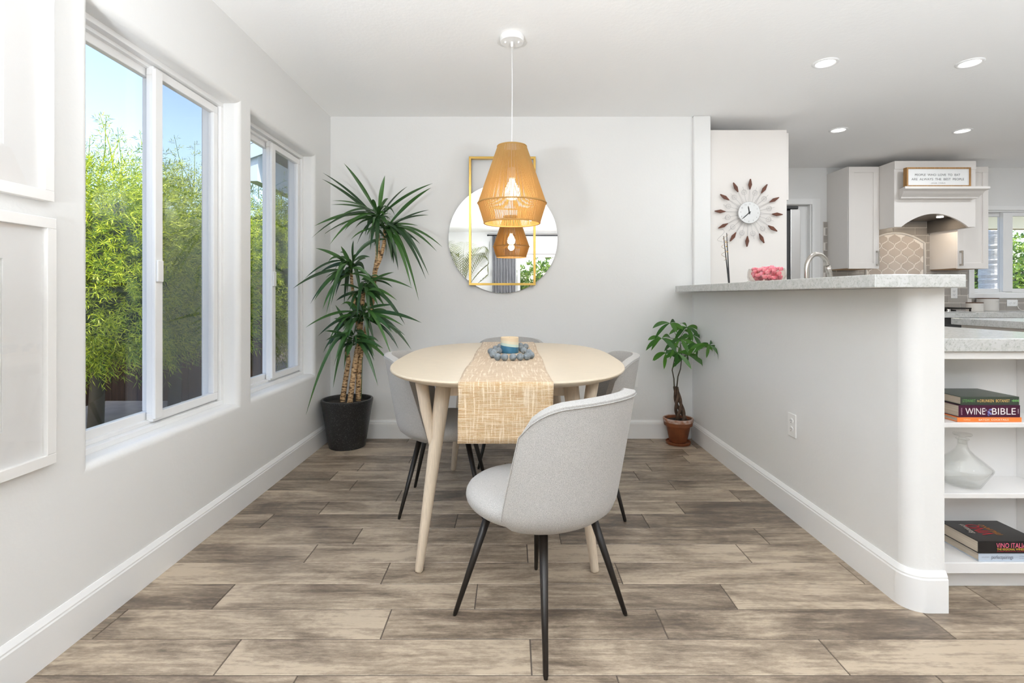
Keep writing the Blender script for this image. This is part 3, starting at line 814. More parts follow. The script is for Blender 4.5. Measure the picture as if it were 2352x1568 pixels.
# ------------------------------------------------------------------ plants
def leaf_strip(mb, p0, p1, p2, w, seg=9, prof=None, vfold=.25, clamp=None, side=None):
    """narrow folded leaf along a quadratic curve"""
    v = []; f = []
    for i in range(seg+1):
        t = i/seg
        c = p0*(1-t)**2+p1*2*t*(1-t)+p2*t*t
        T = ((p1-p0)*(1-t)+(p2-p1)*t).normalized()
        S = side if side is not None else T.cross(Vector((0, 0, 1)))
        if S.length < 1e-3: S = Vector((1, 0, 0))
        S = (S-T*S.dot(T)).normalized(); Nn = S.cross(T).normalized()
        ww = w*(prof(t) if prof else (min(1, .35+1.6*t) if t < .4 else (1-((t-.4)/.6)**2.2)*1.0))
        ww = max(ww, .0004)
        for a in (-1, 0, 1):
            q = c+S*ww*a+Nn*ww*vfold*abs(a)
            if clamp: q = clamp(q)
            v.append(q)
    for i in range(seg):
        for a in range(2): b_ = i*3+a; f.append((b_, b_+1, b_+4, b_+3))
    mb.add(v, f)
def room_clamp(q):
    m_ = .006
    ly = YB-m_
    x = max(q.x, XL+m_); y = min(q.y, ly)
    return Vector((x, y, q.z))
rng = random.Random(11)
e = thing('dracaena_plant', 'tall dracaena with long drooping leaves in a speckled black pot', 'potted plant')
DX, DY = -1.192, 3.706
po = MB().lathe([(0, 0), (.124, 0), (.128, .004), (.178, .318), (.181, .326), (.181, .342), (.178, .345), (.166, .345), (.163, .338), (.160, .31), (.0, .31)], 56, (DX, DY, 0), cap=False).build('pot', M['pot'], e, auto=35)
MB().lathe([(.0, .318), (.08, .319), (.1605, .314)], 40, (DX, DY, 0), cap=False).build('soil', M['soil'], po, smooth=True)
def pth(pts): return [P(x, y, Y) for x, y, Y in pts]
canes = [([(786, 925, 3.72), (793, 875, 3.72), (800, 832, 3.71), (797, 800, 3.70)], .020),
         ([(803, 930, 3.68), (809, 880, 3.69), (816, 830, 3.71), (826, 772, 3.72), (832, 700, 3.72), (835, 650, 3.72)], .021),
         ([(823, 920, 3.74), (824, 860, 3.74), (830, 800, 3.74), (846, 735, 3.74), (856, 688, 3.73), (861, 626, 3.72), (868, 585, 3.71), (866, 500, 3.70)], .020),
         ([(862, 622, 3.72), (874, 592, 3.72), (882, 560, 3.72), (884, 520, 3.72)], .015),
         ([(826, 775, 3.72), (815, 700, 3.70), (808, 650, 3.68), (806, 605, 3.67)], .013)]
for p_, r_ in canes:
    pp = pth(p_); q = []
    for a, b in zip(pp, pp[1:]):
        for k in range(6):
            q.append(a.lerp(b, k/6))
    q.append(pp[-1])
    rr = [r_*(1-.25*i/len(q))*(1+.07*rng.uniform(-1, 1)) for i in range(len(q))]
    MB().tube(q, rr, 12).build('cane', M['cane'], e, smooth=True)
MB().tube([P(830, 915, 3.70), P(832, 820, 3.70)], .0025, 6).build('stake', M['stem'], e)
heads = [
 ((868, 500, 3.70), 8, [(790, 375), (742, 397), (740, 411), (763, 461), (760, 470), (722, 519), (716, 546), (757, 562), (735, 545), (884, 403), (936, 428), (994, 421), (820, 560), (850, 575), (866, 600), (838, 540), (780, 520), (775, 500)]),
 ((885, 530, 3.71), 8, [(990, 431), (985, 482), (984, 494), (960, 518), (1016, 567), (1003, 577), (985, 632), (962, 690), (912, 598), (945, 660), (965, 560), (925, 500), (915, 620), (900, 600), (935, 545), (978, 640)]),
 ((808, 615, 3.62), 8, [(725, 570), (673, 662), (713, 697), (748, 726), (760, 632), (783, 565), (812, 552), (852, 640), (760, 700), (742, 660), (770, 680), (830, 690), (735, 625), (850, 590), (790, 700), (700, 640), (722, 690)]),
 ((834, 655, 3.68), 6, [(948, 662), (930, 745), (915, 727), (860, 720), (905, 625), (880, 700), (820, 730), (870, 640), (850, 750), (912, 690)]),
 ((832, 725, 3.66), 9, [(702, 752), (730, 772), (968, 741), (926, 748), (900, 763), (850, 812), (945, 803), (780, 790), (860, 790), (900, 820), (755, 800), (905, 700), (770, 740), (930, 770)]),
 ((812, 775, 3.62), 6, [(703, 952), (735, 852), (745, 760), (770, 830), (765, 890), (868, 886), (850, 840), (790, 850), (880, 800), (897, 835), (748, 782), (770, 700), (840, 700)]),
]
for (cx, cy, cY), nf, tips in heads:
    m = MB(); c0 = P(cx, cy, cY)
    for tx, ty in tips:
        d = math.hypot(tx-cx, ty-cy)
        Yt = cY+rng.uniform(-.22, .10)
        if tx < 735: Yt = min(Yt, XL*F/(tx-CX)-.03) if tx < CX else Yt
        tip = P(tx, ty, Yt); base = c0+Vector((rng.uniform(-.01, .01), rng.uniform(-.01, .01), rng.uniform(-.04, .05)))
        L_ = (tip-base).length; drop = max(0, base.z-tip.z)
        mid = base.lerp(tip, .45)+Vector((0, rng.uniform(-.03, .01), .10*L_+.42*drop+rng.uniform(0, .02)))
        leaf_strip(m, base, mid, tip, rng.uniform(.012, .0165), 12, clamp=room_clamp, side=(tip-base).cross(Vector((rng.uniform(-.4, .4), -1, rng.uniform(.3, 1.4)))))
    for k in range(nf*3):
        a = rng.uniform(0, 2*math.pi); el = rng.uniform(-.2, 1.2); L_ = rng.uniform(.16, .32)
        d = Vector((math.cos(a)*math.cos(el), math.sin(a)*math.cos(el), math.sin(el)))
        base = c0+Vector((0, 0, rng.uniform(-.06, .03)))
        mid = base+d*L_*.55; tip = base+d*L_*.85+Vector((0, 0, -L_*rng.uniform(.2, .8)))
        leaf_strip(m, base, mid, tip, rng.uniform(.011, .015), 10, clamp=room_clamp, side=(tip-base).cross(Vector((rng.uniform(-.4, .4), -1, rng.uniform(.3, 1.6)))))
    m.build('leaf_head', M['dleaf'], e, smooth=True)

# money tree in the right corner
e = thing('money_tree', 'small braided money tree in a terracotta pot in the right corner', 'potted plant')
mx_, my_ = 1.222, 3.765
po = MB().lathe([(0, .018), (.060, .018), (.063, .022), (.086, .135), (.087, .137), (.100, .139), (.107, .186), (.105, .190), (.097, .190), (.093, .184), (.090, .165), (0, .165)], 48, (mx_, my_, 0), cap=False).build('pot', M['terra'], e, auto=35)
MB().lathe([(.1065, .166), (.1085, .187), (.106, .1915), (.0965, .1915), (.0955, .186)], 48, (mx_, my_, 0), cap=False).build('rim', M['lime'], po, smooth=True)
MB().lathe([(.0, .172), (.05, .174), (.0905, .170)], 30, (mx_, my_, 0), cap=False).build('soil', M['soil'], po, smooth=True)
tag(MB().lathe([(0, 0), (.080, 0), (.086, .004), (.090, .020), (.087, .022), (.082, .010), (0, .010)], 40, (mx_, my_, 0), cap=False).build('saucer', M['terra'], e, auto=35))
for k in range(4):
    q = []
    for i in range(25):
        t = i/24; a = k*math.pi/2+t*4.2; r_ = .024*(1-t)+.010
        b_ = P(1565, 965, my_).lerp(P(1552, 888, my_-.01), t)
        q.append(b_+Vector((r_*math.cos(a), r_*math.sin(a), 0)))
    MB().tube(q, [.012-.003*i/24 for i in range(25)], 8).build('trunk', M['trunk'], e, smooth=True)
stems = [[(1549, 893), (1548, 870), (1544, 850), (1549, 825), (1553, 800)], [(1554, 893), (1557, 865), (1563, 847), (1566, 820), (1563, 790)]]
for s_ in stems: MB().tube([P(x, y, my_-.02) for x, y in s_], [.0055, .005, .004, .003, .0025], 8).build('stem', M['twig'], e, smooth=True)
cl = [((1539, 742), 3.70, 5, (1556, 778)), ((1578, 751), 3.74, 6, (1560, 780)), ((1520, 777), 3.66, 6, (1553, 778)), ((1530, 810), 3.68, 6, (1553, 800)), ((1563, 779), 3.62, 6, (1562, 800)), ((1557, 811), 3.60, 6, (1563, 800)), ((1604, 791), 3.56, 6, (1566, 822)), ((1630, 793), 3.45, 6, (1566, 822)), ((1592, 770), 3.74, 6, (1563, 790)), ((1580, 815), 3.72, 5, (1563, 815))]
def mclamp(q): return Vector((min(q.x, XP-.008), min(q.y, YB-.008), q.z))
for (x, y), Y, n, (sx, sy) in cl:
    c0 = P(x, y, Y); m = MB(); sb = P(sx, sy, my_-.02)
    m.cur = 0; m.tube([sb, sb.lerp(c0, .5)+Vector((0, 0, .006)), c0], .0017, 6)
    ph = rng.uniform(0, 6.28)
    for k in range(n):
        a = ph+2*math.pi*k/n; L_ = rng.uniform(.085, .135); el = rng.uniform(-.35, .25)
        d = Vector((math.cos(a)*math.cos(el), .6*math.sin(a)*math.cos(el), math.sin(el)+.35*math.sin(a)))
        d.normalize(); mid = c0+d*L_*.55+Vector((0, 0, .008)); tip = c0+d*L_+Vector((0, 0, -L_*rng.uniform(.25, .6)))
        m.cur = 1
        sd = Vector((d.z, 0, -d.x)) if abs(d.x)+abs(d.z) > .2 else None
        leaf_strip(m, c0, mid, tip, rng.uniform(.0125, .0165), 9, prof=lambda t: (math.sin(math.pi*min(1, t**1.25)))**.8, vfold=.15, clamp=mclamp, side=sd)
    m.build('leaf_cluster', [M['stem'], M['mleaf']], e, smooth=True)

# ------------------------------------------------------------------ bar top and what stands on it
o = MB().prism([(1.236, 3.877), (1.205, 1.70), (1.509, 1.70), (1.512, 3.877)], 1.116, 1.160).build('bar_counter', M['quartz'], bevel=.003)
tag(o, 'raised pale veined quartz bar top lying on the half wall', 'bar counter')
bx_, by_ = 1.365, 2.745
e = thing('crystal_bowl', 'cut crystal bowl filled with pink stones on the bar top', 'bowl', (bx_, by_, 1.160))
m = MB(); n = 48; prof = [(.0, .001), (.070, .001), (.088, .010), (.094, .030), (.092, .058), (.086, .072), (.083, .072), (.088, .055), (.090, .031), (.082, .013), (.066, .006), (.0, .006)]
v = []; f = []
for j, (r_, z) in enumerate(prof):
    for k in range(n):
        rr = r_*(1+(.018 if (k % 2) and 2 <= j <= 8 else 0)); a = 2*math.pi*k/n; v.append((rr*math.cos(a), rr*math.sin(a), z))
for j in range(len(prof)-1):
    for k in range(n): q = (k+1) % n; f.append((j*n+k, j*n+q, (j+1)*n+q, (j+1)*n+k))
m.add(v, f).build('glass_body', M['crystal'], e)
cnt = 0; rs = random.Random(5); stones = []
tries = 0
while len(stones) < 75 and tries < 20000:
    tries += 1
    r_ = rs.uniform(.0105, .0150); a = rs.uniform(0, 6.28); rad = rs.uniform(0, .080-r_)*1.0; z = rs.uniform(.006+r_, .070+.012*(1-rad/.07))
    p_ = Vector((rad*math.cos(a), rad*math.sin(a), z))
    if z < .02 and rad > .05: continue
    if all((p_-q).length > (r_+w)*.78 for q, w in stones): stones.append((p_, r_))
for p_, r_ in stones:
    m = MB().sphere((0, 0, 0), r_, 7, 5); m.v = [tuple(Vector(q)*(1+.18*rs.uniform(-1, 1))) for q in m.v]
    o = m.build('pink_stone', M['pink']); o.location = Vector((bx_, by_, 1.160))+p_
    tag(o, 'rough pink stone in the crystal bowl', 'stone', 'pink stones in the crystal bowl')

# orchid pot on the sink counter behind the bar
e = thing('orchid', 'leafless orchid stems tied to dark stakes behind the bar', 'orchid', (1.60, 3.72, .935))
MB().lathe([(0, 0), (.040, 0), (.052, .10), (.055, .10), (.055, .106), (.048, .106), (.046, .09), (0, .09)], 30, cap=False).build('pot', M['outlet'], e, auto=30)
def loc(q): return q-Vector((1.60, 3.72, .935))
for a_, b_ in (((1675, 650), (1669, 535)), ((1674, 650), (1662, 542))):
    b0 = loc(P(a_[0], 684, 3.72)); MB().tube([b0, loc(P(*a_, 3.72)), loc(P(*b_, 3.70))], [.006, .0055, .0025], 8).build('stake', M['dark'], e, smooth=True)
cu = [loc(P(1665+6*math.sin(k*.9)-2+(3 if k > 14 else 0), 598-k*2.6, 3.69+.012*math.cos(k*.9))) for k in range(24)]
MB().tube(cu, .0012, 5).build('dry_stem', M['cane'], e, smooth=True)
cu = [loc(P(x, y, 3.69)) for x, y in ((1661, 556), (1650, 553), (1647, 551), (1652, 545), (1660, 538), (1664, 532), (1662, 528), (1658, 526))]
MB().tube(cu, .0012, 5).build('dry_stem', M['wire'], e, smooth=True)
for y in (556, 566, 578): MB().sphere(loc(P(1667+(y-556)*.15, y, 3.705)), .005, 8, 6).build('clip', M['brass'], e, smooth=True)
for tx, ty, yy in ((1732, 647, 3.68),):
    m = MB(); b0 = Vector((0, 0, .10)); tip = loc(P(tx, ty, yy)); mid = b0.lerp(tip, .6)+Vector((.0, 0, .10))
    leaf_strip(m, b0, mid, tip, .022, 10, prof=lambda t: math.sin(math.pi*min(1, .1+.9*t))**.6, vfold=.1); m.build('leaf', M['mleaf'], e, smooth=True)

# kitchen tap behind the bar
e = thing('kitchen_faucet', 'brushed nickel gooseneck tap rising behind the bar top', 'faucet', (1.605, 2.79, .935))
MB().lathe([(.027, 0), (.027, .008), (.018, .014), (.016, .06)], 24).build('base', M['nickel'], e, auto=30)
pt = [Vector((0, 0, .03)), Vector((0, 0, .30))]; end = Vector((.150, .055, 0))
for k in range(1, 13):
    a = math.pi*k/12*.93; pt.append(Vector((0, 0, .30))+end*(.5-.5*math.cos(a))+Vector((0, 0, .082*math.sin(a))))
MB().tube(pt, [.013]*2+[.0125]*12, 16).build('neck', M['nickel'], e, smooth=True)
a = pt[-1]; d = (pt[-1]-pt[-2]).normalized(); MB().tube([a, a+d*.02, a+d*.09], [.0135, .0155, .014], 16).build('spray_head', M['nickel'], e, smooth=True)
MB().tube([(0, -.016, .05), (0, -.05, .06), (0, -.10, .075)], [.008, .006, .005], 10).build('handle', M['nickel'], e, smooth=True)

# ------------------------------------------------------------------ peninsula: sink counter, cabinet, open shelf end
SX0, SX1 = 1.500, 2.16
tag(MB().box(SX0, SX1, 1.835, 3.93, .888, .935).build('sink_counter', M['quartz'], bevel=.003), 'pale quartz worktop below the bar, above the open shelves', 'counter')
tag(box('base_cabinet', (SX0, 2.13, 2.09, 3.93, .10, .887), M['cab']), 'cream base cabinet under the sink worktop behind the open shelves', 'cabinet')
e = thing('open_bookcase', 'white open bookcase at the end of the peninsula under the worktop', 'bookcase', (0, 0, 0))
yf_, yb_ = 1.85, 2.03
box('side_panel', (SX0, SX0+.018, yf_, yb_, .085, .887), M['shelf'], e)
box('side_panel', (2.00, 2.13, yf_, yb_, .085, .887), M['shelf'], e)
box('back_panel', (SX0, 2.13, yb_, yb_+.05, .085, .887), M['shelf'], e)
box('top_rail', (SX0+.018, 2.0, yf_, yf_+.02, .859, .887), M['shelf'], e)
for z0, z1 in ((.612, .630), (.356, .374), (.085, .124)): box('shelf', (SX0+.018, 2.0, yf_, yb_, z0, z1), M['shelf'], e)
box('toe_kick', (SX0, 2.13, 1.92, 1.94, 0, .085), M['shelf'], e)

def spine_text(e, s, color, cx, cz, w, h, y, name='title_text', **k):
    return text_part(name, s, M_txt(color), e, (cx, y-.0008, cz), w, h, FRONT, **k)
_tx = {}
def M_txt(c):
    if c not in _tx: _tx[c] = mat('lettering_%d' % len(_tx), c, .6)
    return _tx[c]
def book(label, x0, x1, y0, y1, z0, z1, cover, top=None):
    e = thing('book', label, 'book', (0, 0, 0))
    t = .0022; m = MB()
    m.box(x0, x1, y0, y1, z0, z0+t).box(x0, x1, y0, y1, z1-t, z1)
    c = .003      # rounded spine
    pts_ = [(y0, z0), (y0-c*.0, z0), (y0, z1), (y0+t, z1), (y0+t, z0)]
    m.box(x0, x1, y0, y0+t, z0+t, z1-t)
    m.build('cover', cover, e, bevel=.0008)
    box('pages', (x0+.003, x1-.003, y0+t, y1-.003, z0+t, z1-t), M['paper'], e, bevel=0)
    return e
def coverm(n, c, rough=.35): return mat(n, c, rough, spec=.4)
by0 = 1.857; s_ = .001579; zs = .6308
def zz(y): return CZ-(y-HY)*s_
def xx(x): return (x-CX)*s_
# orange batch cocktails
b1 = book('thin orange book lying lowest on the upper shelf pile', xx(2199), xx(2347), by0, 2.025, zs, zs+.0165, coverm('orange_cover', (.85, .22, .05)))
spine_text(b1, 'BATCH  COCKTAILS', (.9, .80, .66), xx(2282), zs+.0082, .108, .0065, by0)
spine_text(b1, 'Hoffman', (.9, .70, .50), xx(2221), zs+.0082, .024, .004, by0, 'author_text')
z1_ = zs+.0165
b2 = book('thick maroon wine book in the middle of the upper shelf pile', xx(2203), xx(2344), by0+.001, 2.026, z1_, z1_+.044, coverm('maroon_cover', (.055, .007, .028)))
yy = by0+.001
spine_text(b2, 'WINE', (.88, .85, .84), xx(2240.5), z1_+.022, .072, .0235, yy)
spine_text(b2, 'BIBLE', (.88, .85, .84), xx(2306), z1_+.022, .086, .0235, yy)
spine_text(b2, 'THE', (.75, .70, .8), xx(2264.5), z1_+.026, .008, .006, yy, 'small_text')
m = MB(); rs = random.Random(2)
for k in range(9): m.prism_y([(xx(2275)+rs.uniform(-.009, .009)+.0035*math.cos(a*math.pi/4), z1_+.021+rs.uniform(-.010, .010)+.0035*math.sin(a*math.pi/4)) for a in range(8)], yy-.0009, yy-.0001)
m = MB()
for k in range(10):
    cx_, cz_ = xx(2273.5)+rs.uniform(-.0055, .0055), z1_+.019+rs.uniform(-.012, .009)
    m.prism_y([(cx_+.0034*math.cos(a*math.pi/4), cz_+.0034*math.sin(a*math.pi/4)) for a in range(8)], yy-.0009-.00002*k, yy-.0001)
m.build('grape_emblem', mat('grape_print', (.30, .32, .62), .5, var=.6, vscale=150, vc2=(.08, .06, .22)), b2)
spine_text(b2, 'MACNEIL', (.70, .45, .55), xx(2209), z1_+.022, .004, .026, yy, 'author_text')
spine_text(b2, 'WORKMAN', (.70, .60, .65), xx(2339), z1_+.022, .0035, .018, yy, 'small_text')
z2_ = z1_+.044
b3 = book('dark green book with green and gold lettering on top of the upper pile', xx(2208), xx(2342.5), by0+.002, 2.027, z2_+.0005, z2_+.0305, coverm('green_cover', (.042, .056, .042)))
yy = by0+.002
spine_text(b3, 'STEWART', (.15, .36, .10), xx(2226.5), z2_+.016, .047, .0105, yy)
spine_text(b3, 'the', (.70, .50, .20), xx(2247.5), z2_+.016, .008, .009, yy, 'small_text')
spine_text(b3, 'DRUNKEN  BOTANIST', (.72, .46, .15), xx(2286), z2_+.016, .108, .0105, yy)
m = MB()
for k in range(3): m.prism_y([(xx(2324)+k*.0085, z2_+.016), (xx(2324)+.010+k*.0085, z2_+.011), (xx(2324)+.010+k*.0085, z2_+.021)], yy-.0009, yy-.0002)
m.build('leaf_emblem', M_txt((.12, .28, .09)), b3)
m = MB(); rs = random.Random(4)
for k in range(26):
    x = rs.uniform(xx(2212), xx(2338)-.02); y = rs.uniform(1.88, 2.01); w = rs.uniform(.006, .022); a = rs.uniform(-.6, .6)
    m.add([(x, y, z2_+.0309), (x+w*math.cos(a), y+w*math.sin(a), z2_+.0309), (x+w*math.cos(a)-.001, y+w*math.sin(a)+.0016, z2_+.0309), (x-.001, y+.0016, z2_+.0309)], [(0, 1, 2, 3)])
m.build('cover_drawing', M_txt((.16, .17, .15)), b3)

zs = .1248; s_ = .001579
b4 = book('pale blue hardback under the black book on the bottom shelf', xx(2248), 1.915, by0, 2.022, zs, zs+.0305, coverm('pale_blue_cover', (.50, .57, .66)))
spine_text(b4, 'perfectpairings', (.12, .13, .17), xx(2302), zs+.0145, .078, .0175, by0)
spine_text(b4, 'GOLDSTEIN', (.15, .16, .2), xx(2263), zs+.0165, .026, .003, by0, 'author_text')
spine_text(b4, 'A Master Sommelier’s Practical Advice', (.2, .22, .28), xx(2368), zs+.0195, .084, .004, by0, 'small_text')
spine_text(b4, 'for Partnering Wine with Food', (.2, .22, .28), xx(2362), zs+.0120, .066, .004, by0, 'small_text')
z1_ = zs+.031
b5 = book('large black italian wine book with pink lettering on the bottom shelf', xx(2245), 1.917, by0-.003, 2.024, z1_, z1_+.044, coverm('black_cover', (.012, .011, .011), .3))
yy = by0-.003
spine_text(b5, 'VINO ITALIANO', (.85, .16, .28), xx(2330), z1_+.029, .138, .0175, yy)
spine_text(b5, 'THE REGIONAL WINES OF ITALY', (.78, .50, .06), xx(2332), z1_+.0150, .140, .0075, yy, 'subtitle_text')
spine_text(b5, 'Joseph Bastianich and David Lynch', (.45, .02, .04), xx(2332), z1_+.0075, .140, .004, yy, 'author_text')
topz = z1_+.0445
def toptext(e_, s, c, x, y, w, h, name='cover_text', rz=0): text_part(name, s, M_txt(c), e_, (x, y, topz+.0003), w, h, Euler((0, 0, rz)))
toptext(b5, 'VINO', (.50, .02, .03), 1.775, 1.945, .085, .052, rz=R(90)); toptext(b5, 'ITALIANO', (.55, .20, .03), 1.815, 1.945, .085, .022, rz=R(90))
toptext(b5, 'Bastianich', (.60, .55, .48), 1.735, 1.955, .075, .020, rz=R(75))

# decanter
e = thing('glass_decanter', 'clear glass decanter with a flat stopper on the middle shelf', 'decanter', (1.705, 1.938, .374))
prof = [(.0, .001), (.062, .001), (.070, .004), (.112, .066), (.1135, .071), (.111, .075), (.045, .122), (.026, .140), (.0205, .152), (.0195, .168), (.022, .176), (.027, .179),
        (.0255, .1805), (.0185, .174), (.0175, .152), (.024, .138), (.043, .119), (.108, .072), (.109, .067), (.067, .008), (.060, .0045), (.0, .0045)]
MB().lathe(prof, 64, cap=False).build('body', M['decanter'], e, smooth=True)
st = MB().lathe([(.0, .160), (.0155, .160), (.0165, .178), (.013, .186), (.012, .190), (.034, .193), (.0375, .197), (.035, .201), (.0, .2025)], 40, cap=False).build('stopper', M['decanter'], e, smooth=True)
# keep it clear of the back panel: scale depth of the widest ring is inside the shelf
e.scale = (.80, .78, 1.0); e.scale = (.79, .79, .97)

# ------------------------------------------------------------------ refrigerator wall
e = thing('tall_cabinet', 'tall white cabinet enclosing the refrigerator, clock hung on its side', 'cabinet')
box('side_panel', (1.512, 2.115, 4.065-.125, 4.065-.105, 0, 2.362), M['cab'], e)
box('upper_box', (1.512, 2.115, 3.961, 5.0, 1.83, 2.362), M['cab'], e)
box('side_panel', (1.512, 2.115, 5.0, 5.02, 0, 2.362), M['cab'], e)
for y0, y1 in ((3.955, 4.475), (4.48, 5.01)): 
    box('door', (2.117, 2.137, y0, y1, 1.825, 2.345), M['cab'], e)
e = thing('refrigerator', 'stainless refrigerator seen edge-on beside the tall cabinet', 'refrigerator')
box('body', (1.53, 2.135, 3.975, 4.985, .02, 1.775), M['dsteel'], e)
dr = box('door', (2.165, 2.245, 3.98, 4.475, .05, 1.76), M['steel'], e, bevel=.006)
box('gasket', (2.136, 2.164, 3.985, 4.47, .06, 1.75), M['gasket'], e)
dr2 = box('door', (2.165, 2.245, 4.485, 4.98, .05, 1.76), M['steel'], e, bevel=.006)
box('gasket', (2.136, 2.164, 4.49, 4.975, .06, 1.75), M['gasket'], e)
box('hinge_cover', (2.14, 2.235, 3.99, 4.08, 1.762, 1.790), M['dark'], e, bevel=.008)

# sunburst clock on the cabinet side
ck = P(1717, 489.5, 3.94); e = thing('wall_clock', 'sunburst wall clock with walnut lozenge rays on the tall cabinet', 'clock', (ck.x, 3.940, ck.z))
def rot2(r_, a): return (r_*math.sin(a), r_*math.cos(a))       # clockwise from 12
MB().prism_y([(.083*math.cos(k*math.pi/32), .083*math.sin(k*math.pi/32)) for k in range(64)], -.030, -.012).build('dial', mat('dial_aluminium', (.62, .62, .61), .32, metal=.9), e, bevel=.002)
box('movement', (-.03, .03, -.0125, -.0005, -.03, .03), M['dark'], e)
a0 = R(3)
for k in range(12):
    a = a0+k*math.pi/6; m = MB()
    for da in (-.075, .075):
        x0_, z0_ = rot2(.075, a+da*1.0); x1_, z1x = rot2(.185, a+da*.08); m.tube([(x0_, -.018, z0_), (x1_, -.018, z1x)], .0009, 5)
    m.build('ray_wire', M['wire'], e)
    q = [(.178, .0022), (.216, .0135), (.260, .003), (.260, -.003), (.216, -.0135), (.178, -.0022)]
    pts_ = []
    for r_, w in q:
        x, z = rot2(r_, a); pts_.append((x+w*math.cos(a), z-w*math.sin(a)))
    MB().prism_y(pts_, -.024, -.014).build('wood_lozenge', M['clockwood'], e, bevel=.0012)
    a = a0+(k+.5)*math.pi/6; m = MB()
    x0_, z0_ = rot2(.075, a); x1_, z1x = rot2(.205, a); m.tube([(x0_, -.016, z0_), (x1_, -.016, z1x)], .0009, 5)
    cx_, cz_ = rot2(.162, a); m.tube([(cx_+.019*math.cos(t*math.pi/10), -.016, cz_+.019*math.sin(t*math.pi/10)) for t in range(21)], .0009, 5, False)
    cx_, cz_ = rot2(.168, a); m.tube([(cx_+.012*math.cos(t*math.pi/10), -.016, cz_+.012*math.sin(t*math.pi/10)) for t in range(21)], .0008, 5, False)
    m.build('ring_ray', M['wire'], e)
for k in range(1, 13):
    a = a0+k*math.pi/6; x, z = rot2(.066, a)
    text_part('numeral', str(k), M['ink'], e, (x, -.0306, z), .0016 if k == 1 else .0048*len(str(k)), .010, FRONT)
def hand(name, L_, a, w, y):
    q = [(-.012, -w), (-.012, w), (L_*.7, w), (L_, 0), (L_*.7, -w)]; p_ = []
    for r_, ww in q: x, z = rot2(r_, a); p_.append((x+ww*math.cos(a), z-ww*math.sin(a)))
    MB().prism_y(p_, y-.001, y).build(name, M['dark'], e)
hand('hour_hand', .052, R(-10), .0030, -.033); hand('minute_hand', .078, R(228), .0024, -.035)
MB().prism_y([(.005*math.cos(k*math.pi/8), .005*math.sin(k*math.pi/8)) for k in range(16)], -.038, -.030).build('hub', M['dark'], e)

# ------------------------------------------------------------------ door beside refrigerator
d = struct(empty('door_1'))
box('door_leaf', (2.46, 3.19, YF+.05, YF+.09, .01, 2.05), M['trim'], d)
m = MB(); m.box(3.135+.065, 3.285, YF-.016, YF, 0, 2.12).box(2.37, 2.45, YF-.016, YF, 0, 2.12).box(2.45, 3.2, YF-.016, YF, 2.06, 2.12)
m.box(3.185, 3.20, YF, YF+.14, 0, 2.06).box(2.45, 2.465, YF, YF+.14, 0, 2.06)
struct(m.build('trim_1', M['trim'], bevel=.003))

# ------------------------------------------------------------------ far kitchen wall
def cab_door(e, x0, x1, z0, z1, y, handle=None, name='door'):
    """shaker door facing -Y"""
    t = .055; m = MB()
    m.box(x0, x1, y-.019, y, z0, z0+t).box(x0, x1, y-.019, y, z1-t, z1).box(x0, x0+t, y-.019, y, z0+t, z1-t).box(x1-t, x1, y-.019, y, z0+t, z1-t)
    m.box(x0+t, x1-t, y-.010, y-.001, z0+t, z1-t)
    for q in ((x0+t, x0+t+.006, z0+t, z1-t), (x1-t-.006, x1-t, z0+t, z1-t)): m.box(q[0], q[1], y-.0135, y-.009, q[2], q[3])
    for q in ((z0+t, z0+t+.006), (z1-t-.006, z1-t)): m.box(x0+t, x1-t, y-.0135, y-.009, q[0], q[1])
    d = m.build(name, M['cab'], e, bevel=.0012)
    if handle:
        hx, hz0, hz1, vert = handle
        h = MB()
        if vert: h.box(hx-.006, hx+.006, y-.052, y-.042, hz0, hz1).box(hx-.008, hx+.008, y-.044, y-.018, hz0, hz0+.018).box(hx-.008, hx+.008, y-.044, y-.018, hz1-.018, hz1)
        else: h.box(hx-.07, hx+.07, y-.052, y-.042, hz0-.006, hz0+.006).box(hx-.07, hx-.055, y-.044, y-.018, hz0-.006, hz0+.006).box(hx+.055, hx+.07, y-.044, y-.018, hz0-.006, hz0+.006)
        h.build('handle', M['nickel'], d, bevel=.001)
    return d
UY = 5.135
e = thing('upper_cabinet', 'tall cream wall cabinet left of the range hood', 'cabinet', group='cream wall cabinets')
box('carcass', (3.363, 3.668, UY, YF, 1.362, 2.380), M['cab'], e); cab_door(e, 3.366, 3.668, 1.356, 2.374, UY, (3.645, 1.385, 1.535, True))
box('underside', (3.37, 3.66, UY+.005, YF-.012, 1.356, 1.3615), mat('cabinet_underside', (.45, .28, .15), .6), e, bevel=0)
e = thing('upper_cabinet', 'tall cream wall cabinet right of the range hood', 'cabinet', group='cream wall cabinets')
box('carcass', (4.452, 4.762, UY, YF, 1.362, 2.380), M['cab'], e); cab_door(e, 4.452, 4.760, 1.356, 2.374, UY, (4.478, 1.385, 1.535, True))
box('underside', (4.46, 4.755, UY+.005, YF-.012, 1.356, 1.3615), bpy.data.materials['cabinet_underside'], e, bevel=0)

